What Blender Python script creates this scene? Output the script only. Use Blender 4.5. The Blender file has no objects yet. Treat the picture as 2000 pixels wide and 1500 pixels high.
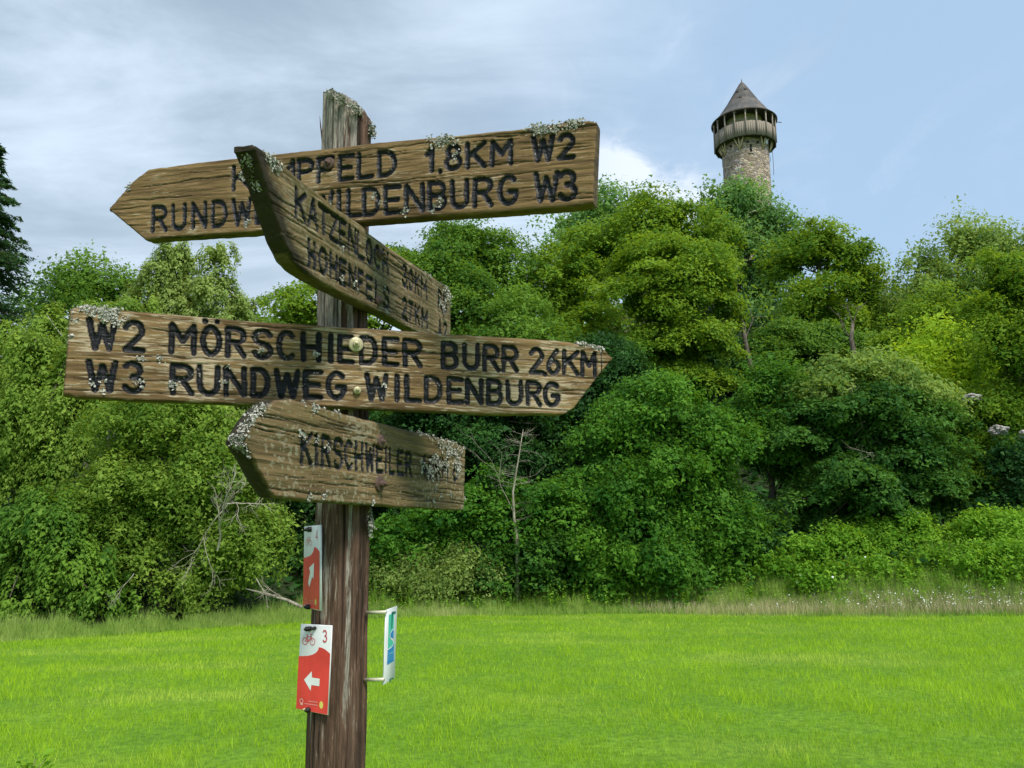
import bpy, math, random
import numpy as np
from mathutils import Vector, Matrix

# ------------------------------------------------------------------ camera
SC = bpy.context.scene
COL = SC.collection
R = math.radians
PITCH = math.atan(250 / 1500.0)
CAMZ = 1.7
cam_data = bpy.data.cameras.new('camera')
cam_data.sensor_width = 36.0
cam_data.lens = 27.0
cam_data.clip_start = 0.05
cam_data.clip_end = 3000
cam = bpy.data.objects.new('camera', cam_data)
COL.objects.link(cam)
cam.location = (0, 0, CAMZ)
cam.rotation_euler = (math.pi / 2 + PITCH, 0, 0)
SC.camera = cam

# ------------------------------------------------------------------ light and sky
SUN_EL, SUN_AZ = R(54), R(150)          # azimuth clockwise from +Y (north)
world = bpy.data.worlds.new('World')
SC.world = world
world.use_nodes = True
SUN_STRENGTH = 2.7
SUN_ANGLE = R(16)
sun_data = bpy.data.lights.new('sun', 'SUN')
sun_data.energy = SUN_STRENGTH
sun_data.angle = SUN_ANGLE
sun_data.color = (1.0, 0.95, 0.86)
sun = bpy.data.objects.new('sun', sun_data)
COL.objects.link(sun)
sdir = Vector((math.sin(SUN_AZ) * math.cos(SUN_EL), math.cos(SUN_AZ) * math.cos(SUN_EL), math.sin(SUN_EL)))
sun.rotation_euler = sdir.to_track_quat('Z', 'Y').to_euler()
sun.location = (0, 0, 80)
SC.view_settings.view_transform = 'Standard'
SC.view_settings.look = 'None'
SC.view_settings.gamma = 1
SC.view_settings.use_curve_mapping = False
SC.view_settings.exposure = 0.66


class NT:
    """small helper to write node trees"""
    def __init__(self, tree):
        self.t = tree
        tree.nodes.clear()

    def n(self, kind, ins=None, **kw):
        nd = self.t.nodes.new(kind)
        for k, v in kw.items():
            setattr(nd, k, v)
        if ins:
            for k, v in ins.items():
                sock = nd.inputs[k]
                if hasattr(v, 'is_linked') or isinstance(v, bpy.types.NodeSocket):
                    self.t.links.new(v, sock)
                else:
                    sock.default_value = v
        return nd

    def math(self, op, a, b=0.0, c=None, clamp=False):
        ins = {0: a, 1: b}
        if c is not None:
            ins[2] = c
        nd = self.n('ShaderNodeMath', ins, operation=op)
        nd.use_clamp = clamp
        return nd.outputs[0]

    def mix(self, f, a, b, blend='MIX'):
        nd = self.n('ShaderNodeMix', {0: f, 6: a, 7: b}, data_type='RGBA', blend_type=blend)
        return nd.outputs[2]

    def noise(self, vec, scale, detail=4, rough=0.55, dist=0.0):
        nd = self.n('ShaderNodeTexNoise', {'Vector': vec, 'Scale': scale, 'Detail': detail,
                                           'Roughness': rough, 'Distortion': dist})
        return nd.outputs[0]

    def smooth(self, v, a, b, lo=0.0, hi=1.0):
        nd = self.n('ShaderNodeMapRange', {0: v, 1: a, 2: b, 3: lo, 4: hi}, interpolation_type='SMOOTHSTEP')
        return nd.outputs[0]

    def mapping(self, vec, scale=(1, 1, 1), loc=(0, 0, 0)):
        nd = self.n('ShaderNodeMapping', {'Vector': vec, 'Scale': scale, 'Location': loc})
        return nd.outputs[0]

    def attr(self, name):
        return self.n('ShaderNodeAttribute', attribute_name=name).outputs[2]


def c4(c):
    return (c[0], c[1], c[2], 1.0)


W = NT(world.node_tree)
sky = W.n('ShaderNodeTexSky', sky_type='NISHITA')
sky.sun_disc = False
sky.sun_elevation = SUN_EL
sky.sun_rotation = SUN_AZ
sky.air_density = 1.0
sky.dust_density = 1.2
bg_sky = W.n('ShaderNodeBackground', {'Color': sky.outputs[0], 'Strength': 0.08})
tc = W.n('ShaderNodeTexCoord')
sep = W.n('ShaderNodeSeparateXYZ', {0: tc.outputs['Generated']})
X, Y_, Z_ = sep.outputs
# project the view direction on a flat cloud layer
zc = W.math('MAXIMUM', W.math('ADD', Z_, 0.16), 0.05)
cx = W.math('DIVIDE', X, zc)
cy = W.math('DIVIDE', Y_, zc)
comb = W.n('ShaderNodeCombineXYZ', {0: cx, 1: cy, 2: 0.0}).outputs[0]
nbig = W.noise(comb, 0.75, 5, 0.5, 0.15)
nmid = W.noise(W.mapping(comb, (1.0, 1.9, 1), (3.1, 0.4, 0)), 1.5, 8, 0.6, 0.4)
# closed cloud to the left of the field, clear towards the right
cover = W.math('SUBTRACT', W.math('ADD', W.math('MULTIPLY', nbig, 1.3), W.math('MULTIPLY', nmid, 0.45)),
               W.math('MULTIPLY', X, 1.75))
fac_thick = W.smooth(cover, 0.25, 1.15)
# thin veil low over the hill
nwisp = W.noise(W.mapping(comb, (1.6, 0.8, 1), (7.7, 2.2, 0)), 2.3, 9, 0.62, 0.8)
wisp = W.math('MULTIPLY', W.smooth(nwisp, 0.47, 0.72), W.smooth(X, 0.80, 0.10), clamp=True)
dx_ = W.math('DIVIDE', X, Y_)
dz_ = W.math('DIVIDE', Z_, Y_)
ln_ = W.math('ADD', W.math('MULTIPLY', W.math('SUBTRACT', dx_, 0.165), 0.30), W.math('SUBTRACT', dz_, 0.455))
gx_ = W.math('MULTIPLY', W.math('SUBTRACT', dx_, 0.165), 4.6)
gz_ = W.math('MULTIPLY', ln_, 11.5)
gg_ = W.math('POWER', 2.718, W.math('MULTIPLY', W.math('ADD', W.math('MULTIPLY', gx_, gx_), W.math('MULTIPLY', gz_, gz_)), -1.0))
front_ = W.math('GREATER_THAN', Y_, 0.0)
nw2 = W.noise(W.mapping(tc.outputs['Generated'], (7, 7, 16), (1, 2, 3)), 1.6, 8, 0.62, 0.5)
wisp2 = W.math('MULTIPLY', W.math('MULTIPLY', W.smooth(W.math('ADD', nw2, W.math('MULTIPLY', gg_, 0.40)), 0.48, 0.95), gg_), W.math('MULTIPLY', front_, 1.2), clamp=True)
wisp = W.math('MAXIMUM', W.math('MULTIPLY', wisp, 0.5), wisp2)
fac = W.math('MAXIMUM', W.math('MULTIPLY', fac_thick, 0.93), W.math('MULTIPLY', wisp, 0.85))
low = W.smooth(Z_, 0.45, 0.05)
shade = W.smooth(W.math('ADD', W.math('MULTIPLY', nmid, 0.75), W.math('MULTIPLY', nbig, 0.45)), 0.44, 0.80)
cl = W.mix(shade, (0.32, 0.41, 0.51, 1), (0.62, 0.74, 0.87, 1))
cl = W.mix(W.math('MULTIPLY', low, 0.5), cl, (0.68, 0.80, 0.92, 1))
cl = W.mix(W.math('MULTIPLY', wisp, W.smooth(X, -0.05, 0.15)), cl, (0.78, 0.85, 0.95, 1))
bg_cl = W.n('ShaderNodeBackground', {'Color': cl, 'Strength': 0.78})
veil = W.n('ShaderNodeBackground', {'Color': (0.50, 0.71, 0.96, 1), 'Strength': 0.68})
clear = W.n('ShaderNodeMixShader', {0: 0.72, 1: bg_sky.outputs[0], 2: veil.outputs[0]})
mx = W.n('ShaderNodeMixShader', {0: fac, 1: clear.outputs[0], 2: bg_cl.outputs[0]})
W.n('ShaderNodeOutputWorld', {0: mx.outputs[0]})

# ------------------------------------------------------------------ helpers
F_PX = 1500.0
cp, sp = math.cos(PITCH), math.sin(PITCH)


def ray(px, py):
    u = (px - 1000) / F_PX
    v = (750 - py) / F_PX
    return np.array([u, cp - v * sp, sp + v * cp])


def pt(px, py, Y):
    """the place that stands at distance Y in that direction of view"""
    d = ray(px, py)
    return np.array([0, 0, CAMZ]) + d * (Y / d[1])


def hash2(ix, iy, iz, seed):
    h = (ix * 374761393 + iy * 668265263 + iz * 2147483647 + seed * 974634777) & 0xFFFFFFFF
    h = ((h ^ (h >> 13)) * 1274126177) & 0xFFFFFFFF
    return ((h ^ (h >> 16)) & 0xFFFF) / 65535.0


def vnoise(x, y, z=None, seed=0):
    x = np.asarray(x, float); y = np.asarray(y, float)
    z = np.zeros_like(x) if z is None else np.asarray(z, float)
    ix = np.floor(x).astype(np.int64); iy = np.floor(y).astype(np.int64); iz = np.floor(z).astype(np.int64)
    fx = x - ix; fy = y - iy; fz = z - iz
    fx = fx * fx * (3 - 2 * fx); fy = fy * fy * (3 - 2 * fy); fz = fz * fz * (3 - 2 * fz)
    out = 0
    for dx in (0, 1):
        wx = fx if dx else 1 - fx
        for dy in (0, 1):
            wy = fy if dy else 1 - fy
            for dz in (0, 1):
                wz = fz if dz else 1 - fz
                out = out + wx * wy * wz * hash2(ix + dx, iy + dy, iz + dz, seed)
    return out


def fbm(x, y, z=None, seed=0, octv=4):
    a, s, t = 0.5, 0, 0
    k = 1.0
    for o in range(octv):
        s = s + a * vnoise(x * k, y * k, None if z is None else z * k, seed + o * 17)
        t += a
        a *= 0.5; k *= 2.03
    return s / t


def mesh_np(name, V, F, mat=None, smooth=False, attrs=None, fattrs=None):
    """V (n,3); F one (m,k) array or a list of them"""
    me = bpy.data.meshes.new(name)
    Fs = F if isinstance(F, list) else [F]
    Fs = [np.asarray(f, dtype=np.int32) for f in Fs if len(f)]
    V = np.asarray(V, dtype=np.float32)
    me.vertices.add(len(V))
    me.vertices.foreach_set('co', V.ravel())
    loops = np.concatenate([f.ravel() for f in Fs])
    starts = []
    o = 0
    for f in Fs:
        starts.append(o + np.arange(len(f)) * f.shape[1])
        o += f.size
    starts = np.concatenate(starts).astype(np.int32)
    me.loops.add(len(loops))
    me.loops.foreach_set('vertex_index', loops.astype(np.int32))
    me.polygons.add(len(starts))
    me.polygons.foreach_set('loop_start', starts)
    me.update(calc_edges=True)
    me.validate()
    if smooth:
        me.polygons.foreach_set('use_smooth', np.ones(len(me.polygons), dtype=bool))
    for k, a in (attrs or {}).items():
        at = me.attributes.new(k, 'FLOAT', 'POINT')
        at.data.foreach_set('value', np.asarray(a, dtype=np.float32))
    for k, a in (fattrs or {}).items():
        at = me.attributes.new(k, 'FLOAT', 'FACE')
        at.data.foreach_set('value', np.asarray(a, dtype=np.float32))
    if mat:
        me.materials.append(mat)
    return me


def link(name, me, parent=None, matrix=None, loc=None):
    o = bpy.data.objects.new(name, me)
    COL.objects.link(o)
    if parent:
        o.parent = parent
    if matrix is not None:
        o.matrix_local = matrix
    if loc is not None:
        o.location = loc
    return o


def tag(o, label=None, cat=None, group=None, kind=None):
    if label: o['label'] = label
    if cat: o['category'] = cat
    if group: o['group'] = group
    if kind: o['kind'] = kind
    return o


class MB:
    """collects vertices and faces"""
    def __init__(self):
        self.V = []; self.F4 = []; self.F3 = []; self.n = 0

    def add(self, V, F4=(), F3=()):
        V = np.asarray(V, float)
        if len(F4): self.F4.append(np.asarray(F4, int) + self.n)
        if len(F3): self.F3.append(np.asarray(F3, int) + self.n)
        self.V.append(V); self.n += len(V)

    def box(self, c, s, rotz=0.0, M=None):
        x, y, z = [k / 2 for k in s]
        P = np.array([[-x, -y, -z], [x, -y, -z], [x, y, -z], [-x, y, -z], [-x, -y, z], [x, -y, z], [x, y, z], [-x, y, z]])
        if M is not None:
            P = P @ np.asarray(M).T
        cr, sr = math.cos(rotz), math.sin(rotz)
        P = np.c_[P[:, 0] * cr - P[:, 1] * sr, P[:, 0] * sr + P[:, 1] * cr, P[:, 2]] + np.asarray(c)
        self.add(P, [[0, 3, 2, 1], [4, 5, 6, 7], [0, 1, 5, 4], [1, 2, 6, 5], [2, 3, 7, 6], [3, 0, 4, 7]])

    def tube(self, pts, radii, sides=8, cap=True):
        pts = np.asarray(pts, float); n = len(pts)
        radii = np.broadcast_to(np.asarray(radii, float), (n,))
        T = np.gradient(pts, axis=0)
        T /= np.linalg.norm(T, axis=1)[:, None] + 1e-12
        ref = np.array([0, 0, 1.0]) if abs(T[0][2]) < 0.9 else np.array([1.0, 0, 0])
        a = np.arange(sides) / sides * 2 * math.pi
        V = []
        N = np.cross(T[0], ref); N /= np.linalg.norm(N)
        for i in range(n):
            N = N - T[i] * N.dot(T[i]); N /= np.linalg.norm(N) + 1e-12
            B = np.cross(T[i], N)
            V.append(pts[i] + radii[i] * (np.cos(a)[:, None] * N + np.sin(a)[:, None] * B))
        V = np.concatenate(V)
        F = []
        for i in range(n - 1):
            for j in range(sides):
                k = (j + 1) % sides
                F.append([i * sides + j, i * sides + k, (i + 1) * sides + k, (i + 1) * sides + j])
        F3 = []
        if cap:
            V = np.vstack([V, pts[0], pts[-1]])
            for j in range(sides):
                k = (j + 1) % sides
                F3.append([n * sides, k, j])
                F3.append([n * sides + 1, (n - 1) * sides + j, (n - 1) * sides + k])
        self.add(V, F, F3)

    def lathe(self, prof, c=(0, 0, 0), sides=48, a0=0.0, a1=2 * math.pi):
        prof = np.asarray(prof, float)
        full = abs(a1 - a0 - 2 * math.pi) < 1e-6
        m = sides if full else sides + 1
        a = a0 + (a1 - a0) * np.arange(m) / sides
        V = []
        for r, z in prof:
            V.append(np.c_[r * np.cos(a), r * np.sin(a), np.full(m, z)])
        V = np.concatenate(V) + np.asarray(c)
        F = []
        for i in range(len(prof) - 1):
            for j in range(sides):
                k = (j + 1) % m
                F.append([i * m + j, i * m + k, (i + 1) * m + k, (i + 1) * m + j])
        self.add(V, F)

    def mesh(self, name, mat, smooth=False):
        V = np.concatenate(self.V)
        Fs = []
        if self.F4: Fs.append(np.concatenate(self.F4))
        if self.F3: Fs.append(np.concatenate(self.F3))
        return mesh_np(name, V, Fs, mat, smooth)


# ------------------------------------------------------------------ materials
def new_mat(name):
    m = bpy.data.materials.new(name)
    m.use_nodes = True
    return m, NT(m.node_tree)


def finish(nt, color, rough=0.8, bump=None, bumpd=0.01, metal=0.0, spec=0.3):
    ins = {'Base Color': color, 'Roughness': rough, 'Metallic': metal, 'Specular IOR Level': spec}
    b = nt.n('ShaderNodeBsdfPrincipled', ins)
    if bump is not None:
        bn = nt.n('ShaderNodeBump', {'Height': bump, 'Distance': bumpd, 'Strength': 1.0})
        nt.t.links.new(bn.outputs[0], b.inputs['Normal'])
    nt.n('ShaderNodeOutputMaterial', {0: b.outputs[0]})


def plain(name, col, rough=0.6, metal=0.0, var=0.25, scale=60, spec=0.4):
    m, nt = new_mat(name)
    t = nt.n('ShaderNodeTexCoord').outputs['Object']
    n1 = nt.noise(t, scale, 5, 0.6)
    col2 = [c * (1 - var) for c in col]
    finish(nt, nt.mix(nt.smooth(n1, 0.35, 0.7), c4(col2), c4(col)), rough, n1, 0.0006, metal, spec)
    return m


def leaf_mat(name, dark, light, trans=0.30, rough=0.55):
    m, nt = new_mat(name)
    tint = nt.attr('tint')
    tc_ = nt.n('ShaderNodeTexCoord').outputs['Object']
    big = nt.noise(tc_, 0.35, 3, 0.5)
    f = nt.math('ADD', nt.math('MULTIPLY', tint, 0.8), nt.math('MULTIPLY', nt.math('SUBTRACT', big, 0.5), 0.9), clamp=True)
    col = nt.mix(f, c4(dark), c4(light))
    p = nt.n('ShaderNodeBsdfPrincipled', {'Base Color': col, 'Roughness': rough, 'Specular IOR Level': 0.10})
    tcol = nt.mix(0.5, col, (light[0] * 1.5, light[1] * 1.3, light[2] * 0.5, 1))
    tr = nt.n('ShaderNodeBsdfTranslucent', {'Color': tcol})
    mxs = nt.n('ShaderNodeMixShader', {0: trans, 1: p.outputs[0], 2: tr.outputs[0]})
    nt.n('ShaderNodeOutputMaterial', {0: mxs.outputs[0]})
    return m


def bark_mat(name, a, b, scale=6):
    m, nt = new_mat(name)
    t = nt.n('ShaderNodeTexCoord').outputs['Object']
    n1 = nt.noise(nt.mapping(t, (scale, scale, scale * 0.25)), 2.0, 6, 0.65)
    finish(nt, nt.mix(nt.smooth(n1, 0.35, 0.65), c4(a), c4(b)), 0.9, n1, 0.03)
    return m


def wood_mat(name, dark, light, peel=0.5, spots=0.0, green=0.0, offs=0.0):
    """weathered varnished board: grain runs along the board, worn pale streaks, pitch black letters"""
    m, nt = new_mat(name)
    t = nt.mapping(nt.n('ShaderNodeTexCoord').outputs['Object'], (1, 1, 1), (offs, offs * 0.3, offs * 0.7))
    warp = nt.noise(nt.mapping(t, (2.2, 1, 6)), 1.0, 3, 0.5)
    tw = nt.n('ShaderNodeVectorMath', {0: t, 1: nt.n('ShaderNodeCombineXYZ', {0: 0.0, 1: 0.0, 2: nt.math('MULTIPLY', warp, 0.035)}).outputs[0]}, operation='ADD').outputs[0]
    g1 = nt.noise(nt.mapping(tw, (3.0, 20, 75)), 1.0, 6, 0.62)
    g2 = nt.noise(nt.mapping(tw, (9.0, 60, 320)), 1.0, 4, 0.6)
    blot = nt.noise(nt.mapping(t, (5, 5, 9)), 1.0, 5, 0.6)
    v = nt.math('ADD', nt.math('MULTIPLY', g1, 0.62), nt.math('ADD', nt.math('MULTIPLY', g2, 0.3), nt.math('MULTIPLY', blot, 0.28)))
    col = nt.mix(nt.smooth(v, 0.44, 0.76), c4(dark), c4(light))
    # fine dark drying lines
    ln = nt.noise(nt.mapping(tw, (6, 30, 260), (5, 2, 1)), 1.0, 3, 0.5)
    col = nt.mix(nt.math('MULTIPLY', nt.smooth(ln, 0.40, 0.30), 0.8), col, c4([k * 0.35 for k in dark]))
    # worn pale streaks, mostly where the varnish lifted next to the cut letters
    pz = nt.noise(nt.mapping(tw, (20, 60, 230), (3, 1, 7)), 1.0, 6, 0.68)
    near = nt.attr('near')
    amt = nt.math('ADD', nt.math('MULTIPLY', near, 0.06), nt.math('MULTIPLY', nt.math('SUBTRACT', blot, 0.5), 0.5))
    pf = nt.smooth(nt.math('ADD', pz, nt.math('ADD', amt, 0.09 * (peel - 0.5))), 0.61, 0.70)
    col = nt.mix(nt.math('MULTIPLY', pf, 0.75), col, (0.46, 0.38, 0.26, 1))
    if green:
        gn = nt.noise(nt.mapping(t, (7, 7, 7)), 1.0, 5, 0.6)
        col = nt.mix(nt.math('MULTIPLY', nt.smooth(gn, 0.40, 0.66), green), col, (0.10, 0.095, 0.035, 1))
    if spots:
        s1 = nt.noise(nt.mapping(t, (75, 75, 95)), 1.0, 3, 0.55)
        s2 = nt.noise(nt.mapping(t, (8, 8, 8), (4, 4, 4)), 1.0, 3, 0.5)
        sf = nt.smooth(nt.math('ADD', s1, nt.math('MULTIPLY', s2, 0.5)), 0.80, 0.86)
        col = nt.mix(nt.math('MULTIPLY', sf, spots), col, (0.30, 0.265, 0.18, 1))
    # grime in cracks and face edges, end moss, and shade painted on the board sides
    col = nt.mix(nt.math('MULTIPLY', nt.attr('dirt_shade'), 0.97), col, (0.012, 0.010, 0.006, 1))
    # cut letters filled with bitumen paint, flaking in places
    fl = nt.noise(nt.mapping(t, (150, 150, 150)), 1.0, 5, 0.7)
    flb = nt.noise(nt.mapping(t, (14, 14, 14), (9, 9, 9)), 1.0, 2, 0.5)
    flake = nt.smooth(nt.math('ADD', fl, nt.math('MULTIPLY', flb, 0.35)), 0.80, 0.87)
    pcol = nt.mix(flake, (0.007, 0.008, 0.011, 1), (0.26, 0.25, 0.22, 1))
    pm = nt.attr('paint')
    col = nt.mix(pm, col, pcol)
    rough = nt.math('SUBTRACT', 0.78, nt.math('MULTIPLY', pm, 0.36))
    h = nt.math('ADD', nt.math('MULTIPLY', g2, 0.5), nt.math('ADD', nt.math('MULTIPLY', g1, 0.6), nt.math('MULTIPLY', pf, 0.25)))
    h = nt.math('ADD', h, nt.math('MULTIPLY', fl, 0.35))
    finish(nt, col, rough, h, 0.0018, 0, 0.25)
    return m


M = {}
M['board_a'] = wood_mat('board_wood_upper', (0.086, 0.050, 0.019), (0.285, 0.182, 0.076), 0.7, offs=0.0)
M['board_b'] = wood_mat('board_wood_oblique', (0.085, 0.056, 0.024), (0.25, 0.170, 0.078), 0.8, spots=0.35, green=0.45, offs=3.3)
M['board_c'] = wood_mat('board_wood_middle', (0.088, 0.052, 0.020), (0.295, 0.188, 0.080), 1.4, offs=7.1)
M['board_d'] = wood_mat('board_wood_lowest', (0.088, 0.058, 0.026), (0.255, 0.168, 0.078), 0.25, spots=0.65, green=0.30, offs=12.7)


def post_mat():
    m, nt = new_mat('post_wood')
    t = nt.n('ShaderNodeTexCoord').outputs['Object']
    w = nt.noise(nt.mapping(t, (6, 6, 1.6)), 1.0, 3, 0.5)
    tw = nt.n('ShaderNodeVectorMath', {0: t, 1: nt.n('ShaderNodeCombineXYZ', {0: nt.math('MULTIPLY', w, 0.03), 1: nt.math('MULTIPLY', w, 0.03), 2: 0.0}).outputs[0]}, operation='ADD').outputs[0]
    g1 = nt.noise(nt.mapping(tw, (60, 60, 4.5)), 1.0, 9, 0.68)
    g2 = nt.noise(nt.mapping(tw, (260, 260, 22)), 1.0, 8, 0.72)
    blot = nt.noise(nt.mapping(t, (9, 9, 2.2)), 1.0, 5, 0.6)
    v = nt.math('ADD', nt.math('MULTIPLY', g1, 0.6), nt.math('MULTIPLY', g2, 0.4))
    brown = nt.mix(nt.smooth(v, 0.33, 0.68), (0.030, 0.018, 0.012, 1), (0.178, 0.102, 0.068, 1))
    grey = nt.mix(nt.smooth(g2, 0.3, 0.7), (0.09, 0.075, 0.058, 1), (0.44, 0.40, 0.34, 1))
    silver = nt.math('MULTIPLY', nt.smooth(nt.math('ADD', g1, nt.math('MULTIPLY', nt.attr('grey'), 0.35)), 0.655, 0.72),
                     nt.smooth(blot, 0.28, 0.50))
    col = nt.mix(nt.math('MULTIPLY', silver, 0.9), brown, grey)
    col = nt.mix(nt.math('MULTIPLY', nt.smooth(g2, 0.60, 0.68), 0.6), col, (0.34, 0.29, 0.22, 1))
    col = nt.mix(nt.math('MULTIPLY', nt.smooth(g1, 0.40, 0.33), 0.8), col, (0.012, 0.008, 0.006, 1))
    col = nt.mix(nt.math('MULTIPLY', nt.attr('dirt_shade'), 0.85), col, (0.012, 0.009, 0.007, 1))
    finish(nt, col, 0.85, v, 0.005, 0, 0.25)
    return m


M['post'] = post_mat()


def lichen_mat(name, a, b):
    m, nt = new_mat(name)
    tint = nt.attr('tint')
    col = nt.mix(tint, c4(a), c4(b))
    finish(nt, col, 0.95)
    return m


M['lichen'] = lichen_mat('lichen_crust', (0.17, 0.17, 0.13), (0.52, 0.51, 0.45))
M['moss'] = lichen_mat('dark_moss', (0.015, 0.018, 0.006), (0.07, 0.07, 0.03))
M['rust'] = plain('rusty_steel', (0.13, 0.078, 0.060), 0.7, 0.1, 0.5, 300)
M['zinc'] = plain('yellowed_zinc', (0.50, 0.45, 0.27), 0.45, 0.25, 0.3, 250)
M['white_plate'] = plain('white_plate', (0.76, 0.77, 0.78), 0.35, 0, 0.15, 16)
M['red'] = plain('red_print', (0.80, 0.065, 0.055), 0.4, 0, 0.22, 14)
M['redline'] = plain('red_line_print', (0.62, 0.06, 0.07), 0.4, 0, 0.1, 40)
M['whiteprint'] = plain('white_print', (0.82, 0.83, 0.84), 0.4, 0, 0.05, 30)
M['pinkprint'] = plain('pale_print', (0.80, 0.42, 0.38), 0.4, 0, 0.08, 30)
M['yellowprint'] = plain('yellow_print', (0.80, 0.66, 0.16), 0.4, 0, 0.1, 30)
M['black'] = plain('black_rubber', (0.012, 0.011, 0.011), 0.4, 0, 0.2, 60)
M['teal'] = plain('teal_print', (0.08, 0.55, 0.42), 0.4, 0, 0.12, 30)
M['blue'] = plain('blue_print', (0.02, 0.22, 0.55), 0.4, 0, 0.15, 30)
M['darkteal'] = plain('dark_teal_print', (0.01, 0.13, 0.11), 0.4, 0, 0.15, 30)
M['rail'] = plain('pale_bracket', (0.62, 0.60, 0.44), 0.4, 0.2, 0.1, 60)

# ------------------------------------------------------------------ terrain
EX = [-40, -16, -13.2, -12, -8, -3, 0, 5, 12, 20, 40]
EY = [23.0, 24.0, 25.6, 27.2, 29.8, 31.1, 31.4, 31.4, 30.6, 28.9, 27.0]


def edgeY(x):
    return np.interp(x, EX, EY)


def lawn_z(x, y):
    return -0.073 * np.maximum(y, 0) ** 1.0 + 0.03 * np.minimum(x + 2, 0) * np.clip(y / 24, 0, 1.2) \
        + 0.05 * (vnoise(x * 0.22, y * 0.22, seed=5) - 0.5) * 2


def ground_z(x, y):
    x = np.asarray(x, float); y = np.asarray(y, float)
    e = edgeY(x)
    z = lawn_z(x, np.minimum(y, e))
    d = np.maximum(y - e, 0)
    ridge = 0.46 + 0.54 * np.exp(-((x - 26) / 26.0) ** 2)
    ridge = np.where(x > 26, 0.62 + 0.38 * np.exp(-((x - 26) / 20.0) ** 2), ridge)
    dd = np.minimum(d, 78.0)
    rise = 0.51 * np.maximum(dd - 2.0, 0) * (dd / (dd + 5.0)) * ridge
    # bank of brambles on the right
    bank = 1.55 * np.clip((x - 8.0) / 7.0, 0, 1) * np.clip(d / 3.5, 0, 1)
    fall = np.maximum(d - 90.0, 0) * 0.42
    z = z + np.maximum(rise, bank) - fall
    z = z + (vnoise(x * 0.15, y * 0.15, seed=9) - 0.5) * np.clip(d / 20, 0, 1) * 1.2
    return np.maximum(z, -6.0 + 0 * z)


def ground_mesh():
    xs = np.unique(np.concatenate([np.linspace(-900, -60, 18), np.linspace(-60, 70, 160), np.linspace(70, 900, 18)]))
    ys = np.unique(np.concatenate([np.linspace(-900, -10, 14), np.linspace(-10, 36, 110), np.linspace(36, 200, 110), np.linspace(200, 1800, 16)]))
    XX, YY = np.meshgrid(xs, ys)
    ZZ = ground_z(XX, YY)
    V = np.c_[XX.ravel(), YY.ravel(), ZZ.ravel()]
    nx, ny = len(xs), len(ys)
    i, j = np.meshgrid(np.arange(nx - 1), np.arange(ny - 1))
    a = (j * nx + i).ravel()
    F = np.c_[a, a + 1, a + nx + 1, a + nx]
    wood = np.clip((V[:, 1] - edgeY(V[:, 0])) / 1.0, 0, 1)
    return V, F, wood


def ground_mat():
    m, nt = new_mat('meadow_ground')
    t = nt.n('ShaderNodeTexCoord').outputs['Object']
    n1 = nt.noise(t, 0.35, 5, 0.6)
    n2 = nt.noise(t, 9.0, 6, 0.65)
    g = nt.mix(nt.smooth(n1, 0.35, 0.65), (0.14, 0.28, 0.012, 1), (0.20, 0.36, 0.020, 1))
    g = nt.mix(nt.smooth(n2, 0.25, 0.75), (0.070, 0.155, 0.008, 1), g)
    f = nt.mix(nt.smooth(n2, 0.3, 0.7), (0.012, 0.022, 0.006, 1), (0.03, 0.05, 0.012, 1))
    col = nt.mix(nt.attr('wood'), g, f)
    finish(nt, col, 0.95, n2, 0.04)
    return m


V, F, wd = ground_mesh()
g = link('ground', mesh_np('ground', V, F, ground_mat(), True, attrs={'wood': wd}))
tag(g, 'sloping meadow ground rising into the wooded hill', kind='structure')


# ------------------------------------------------------------------ grass
def grass_mat(name, cols, trans=0.35, patch=0.35):
    m, nt = new_mat(name)
    t = nt.n('ShaderNodeTexCoord').outputs['Object']
    n1 = nt.noise(nt.mapping(t, (0.5, 1, 1)), 0.35, 4, 0.6)
    n2 = nt.noise(t, 1.7, 4, 0.6)
    tint = nt.attr('tint')
    f = nt.math('ADD', nt.math('MULTIPLY', tint, 0.75), nt.math('MULTIPLY', nt.math('SUBTRACT', n2, 0.5), 1.1), clamp=True)
    col = nt.mix(f, c4(cols[0]), c4(cols[1]))
    col = nt.mix(nt.math('MULTIPLY', nt.smooth(n1, 0.50, 0.68), patch), col, c4(cols[2]))
    p = nt.n('ShaderNodeBsdfPrincipled', {'Base Color': col, 'Roughness': 0.6, 'Specular IOR Level': 0.15})
    tr = nt.n('ShaderNodeBsdfTranslucent', {'Color': col})
    mxs = nt.n('ShaderNodeMixShader', {0: trans, 1: p.outputs[0], 2: tr.outputs[0]})
    nt.n('ShaderNodeOutputMaterial', {0: mxs.outputs[0]})
    return m


def blades(x, y, h, w, rng, lean=0.45, zfn=ground_z, bend=True):
    n = len(x)
    z = zfn(x, y) - 0.01
    a = rng.uniform(0, 2 * math.pi, n)
    la = rng.uniform(0, 2 * math.pi, n)
    ll = h * lean * rng.uniform(0.1, 1.0, n)
    bx, by = np.cos(a) * w / 2, np.sin(a) * w / 2
    P0 = np.c_[x - bx, y - by, z]
    P1 = np.c_[x + bx, y + by, z]
    tip = np.c_[x + np.cos(la) * ll, y + np.sin(la) * ll, z + h]
    if not bend:
        V = np.stack([P0, P1, tip], 1).reshape(-1, 3)
        F = np.arange(3 * n).reshape(-1, 3)
        return V, F
    mid = np.c_[x + np.cos(la) * ll * 0.3, y + np.sin(la) * ll * 0.3, z + h * 0.62]
    off = np.c_[bx, by, 0 * bx] * 0.8
    V = np.stack([P0, P1, mid + off, tip, mid - off], 1).reshape(-1, 3)
    b = np.arange(n)[:, None] * 5
    return V, [b + np.array([[0, 1, 2, 4]]), b + np.array([[4, 2, 3]])]


rng = np.random.default_rng(11)


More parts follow.
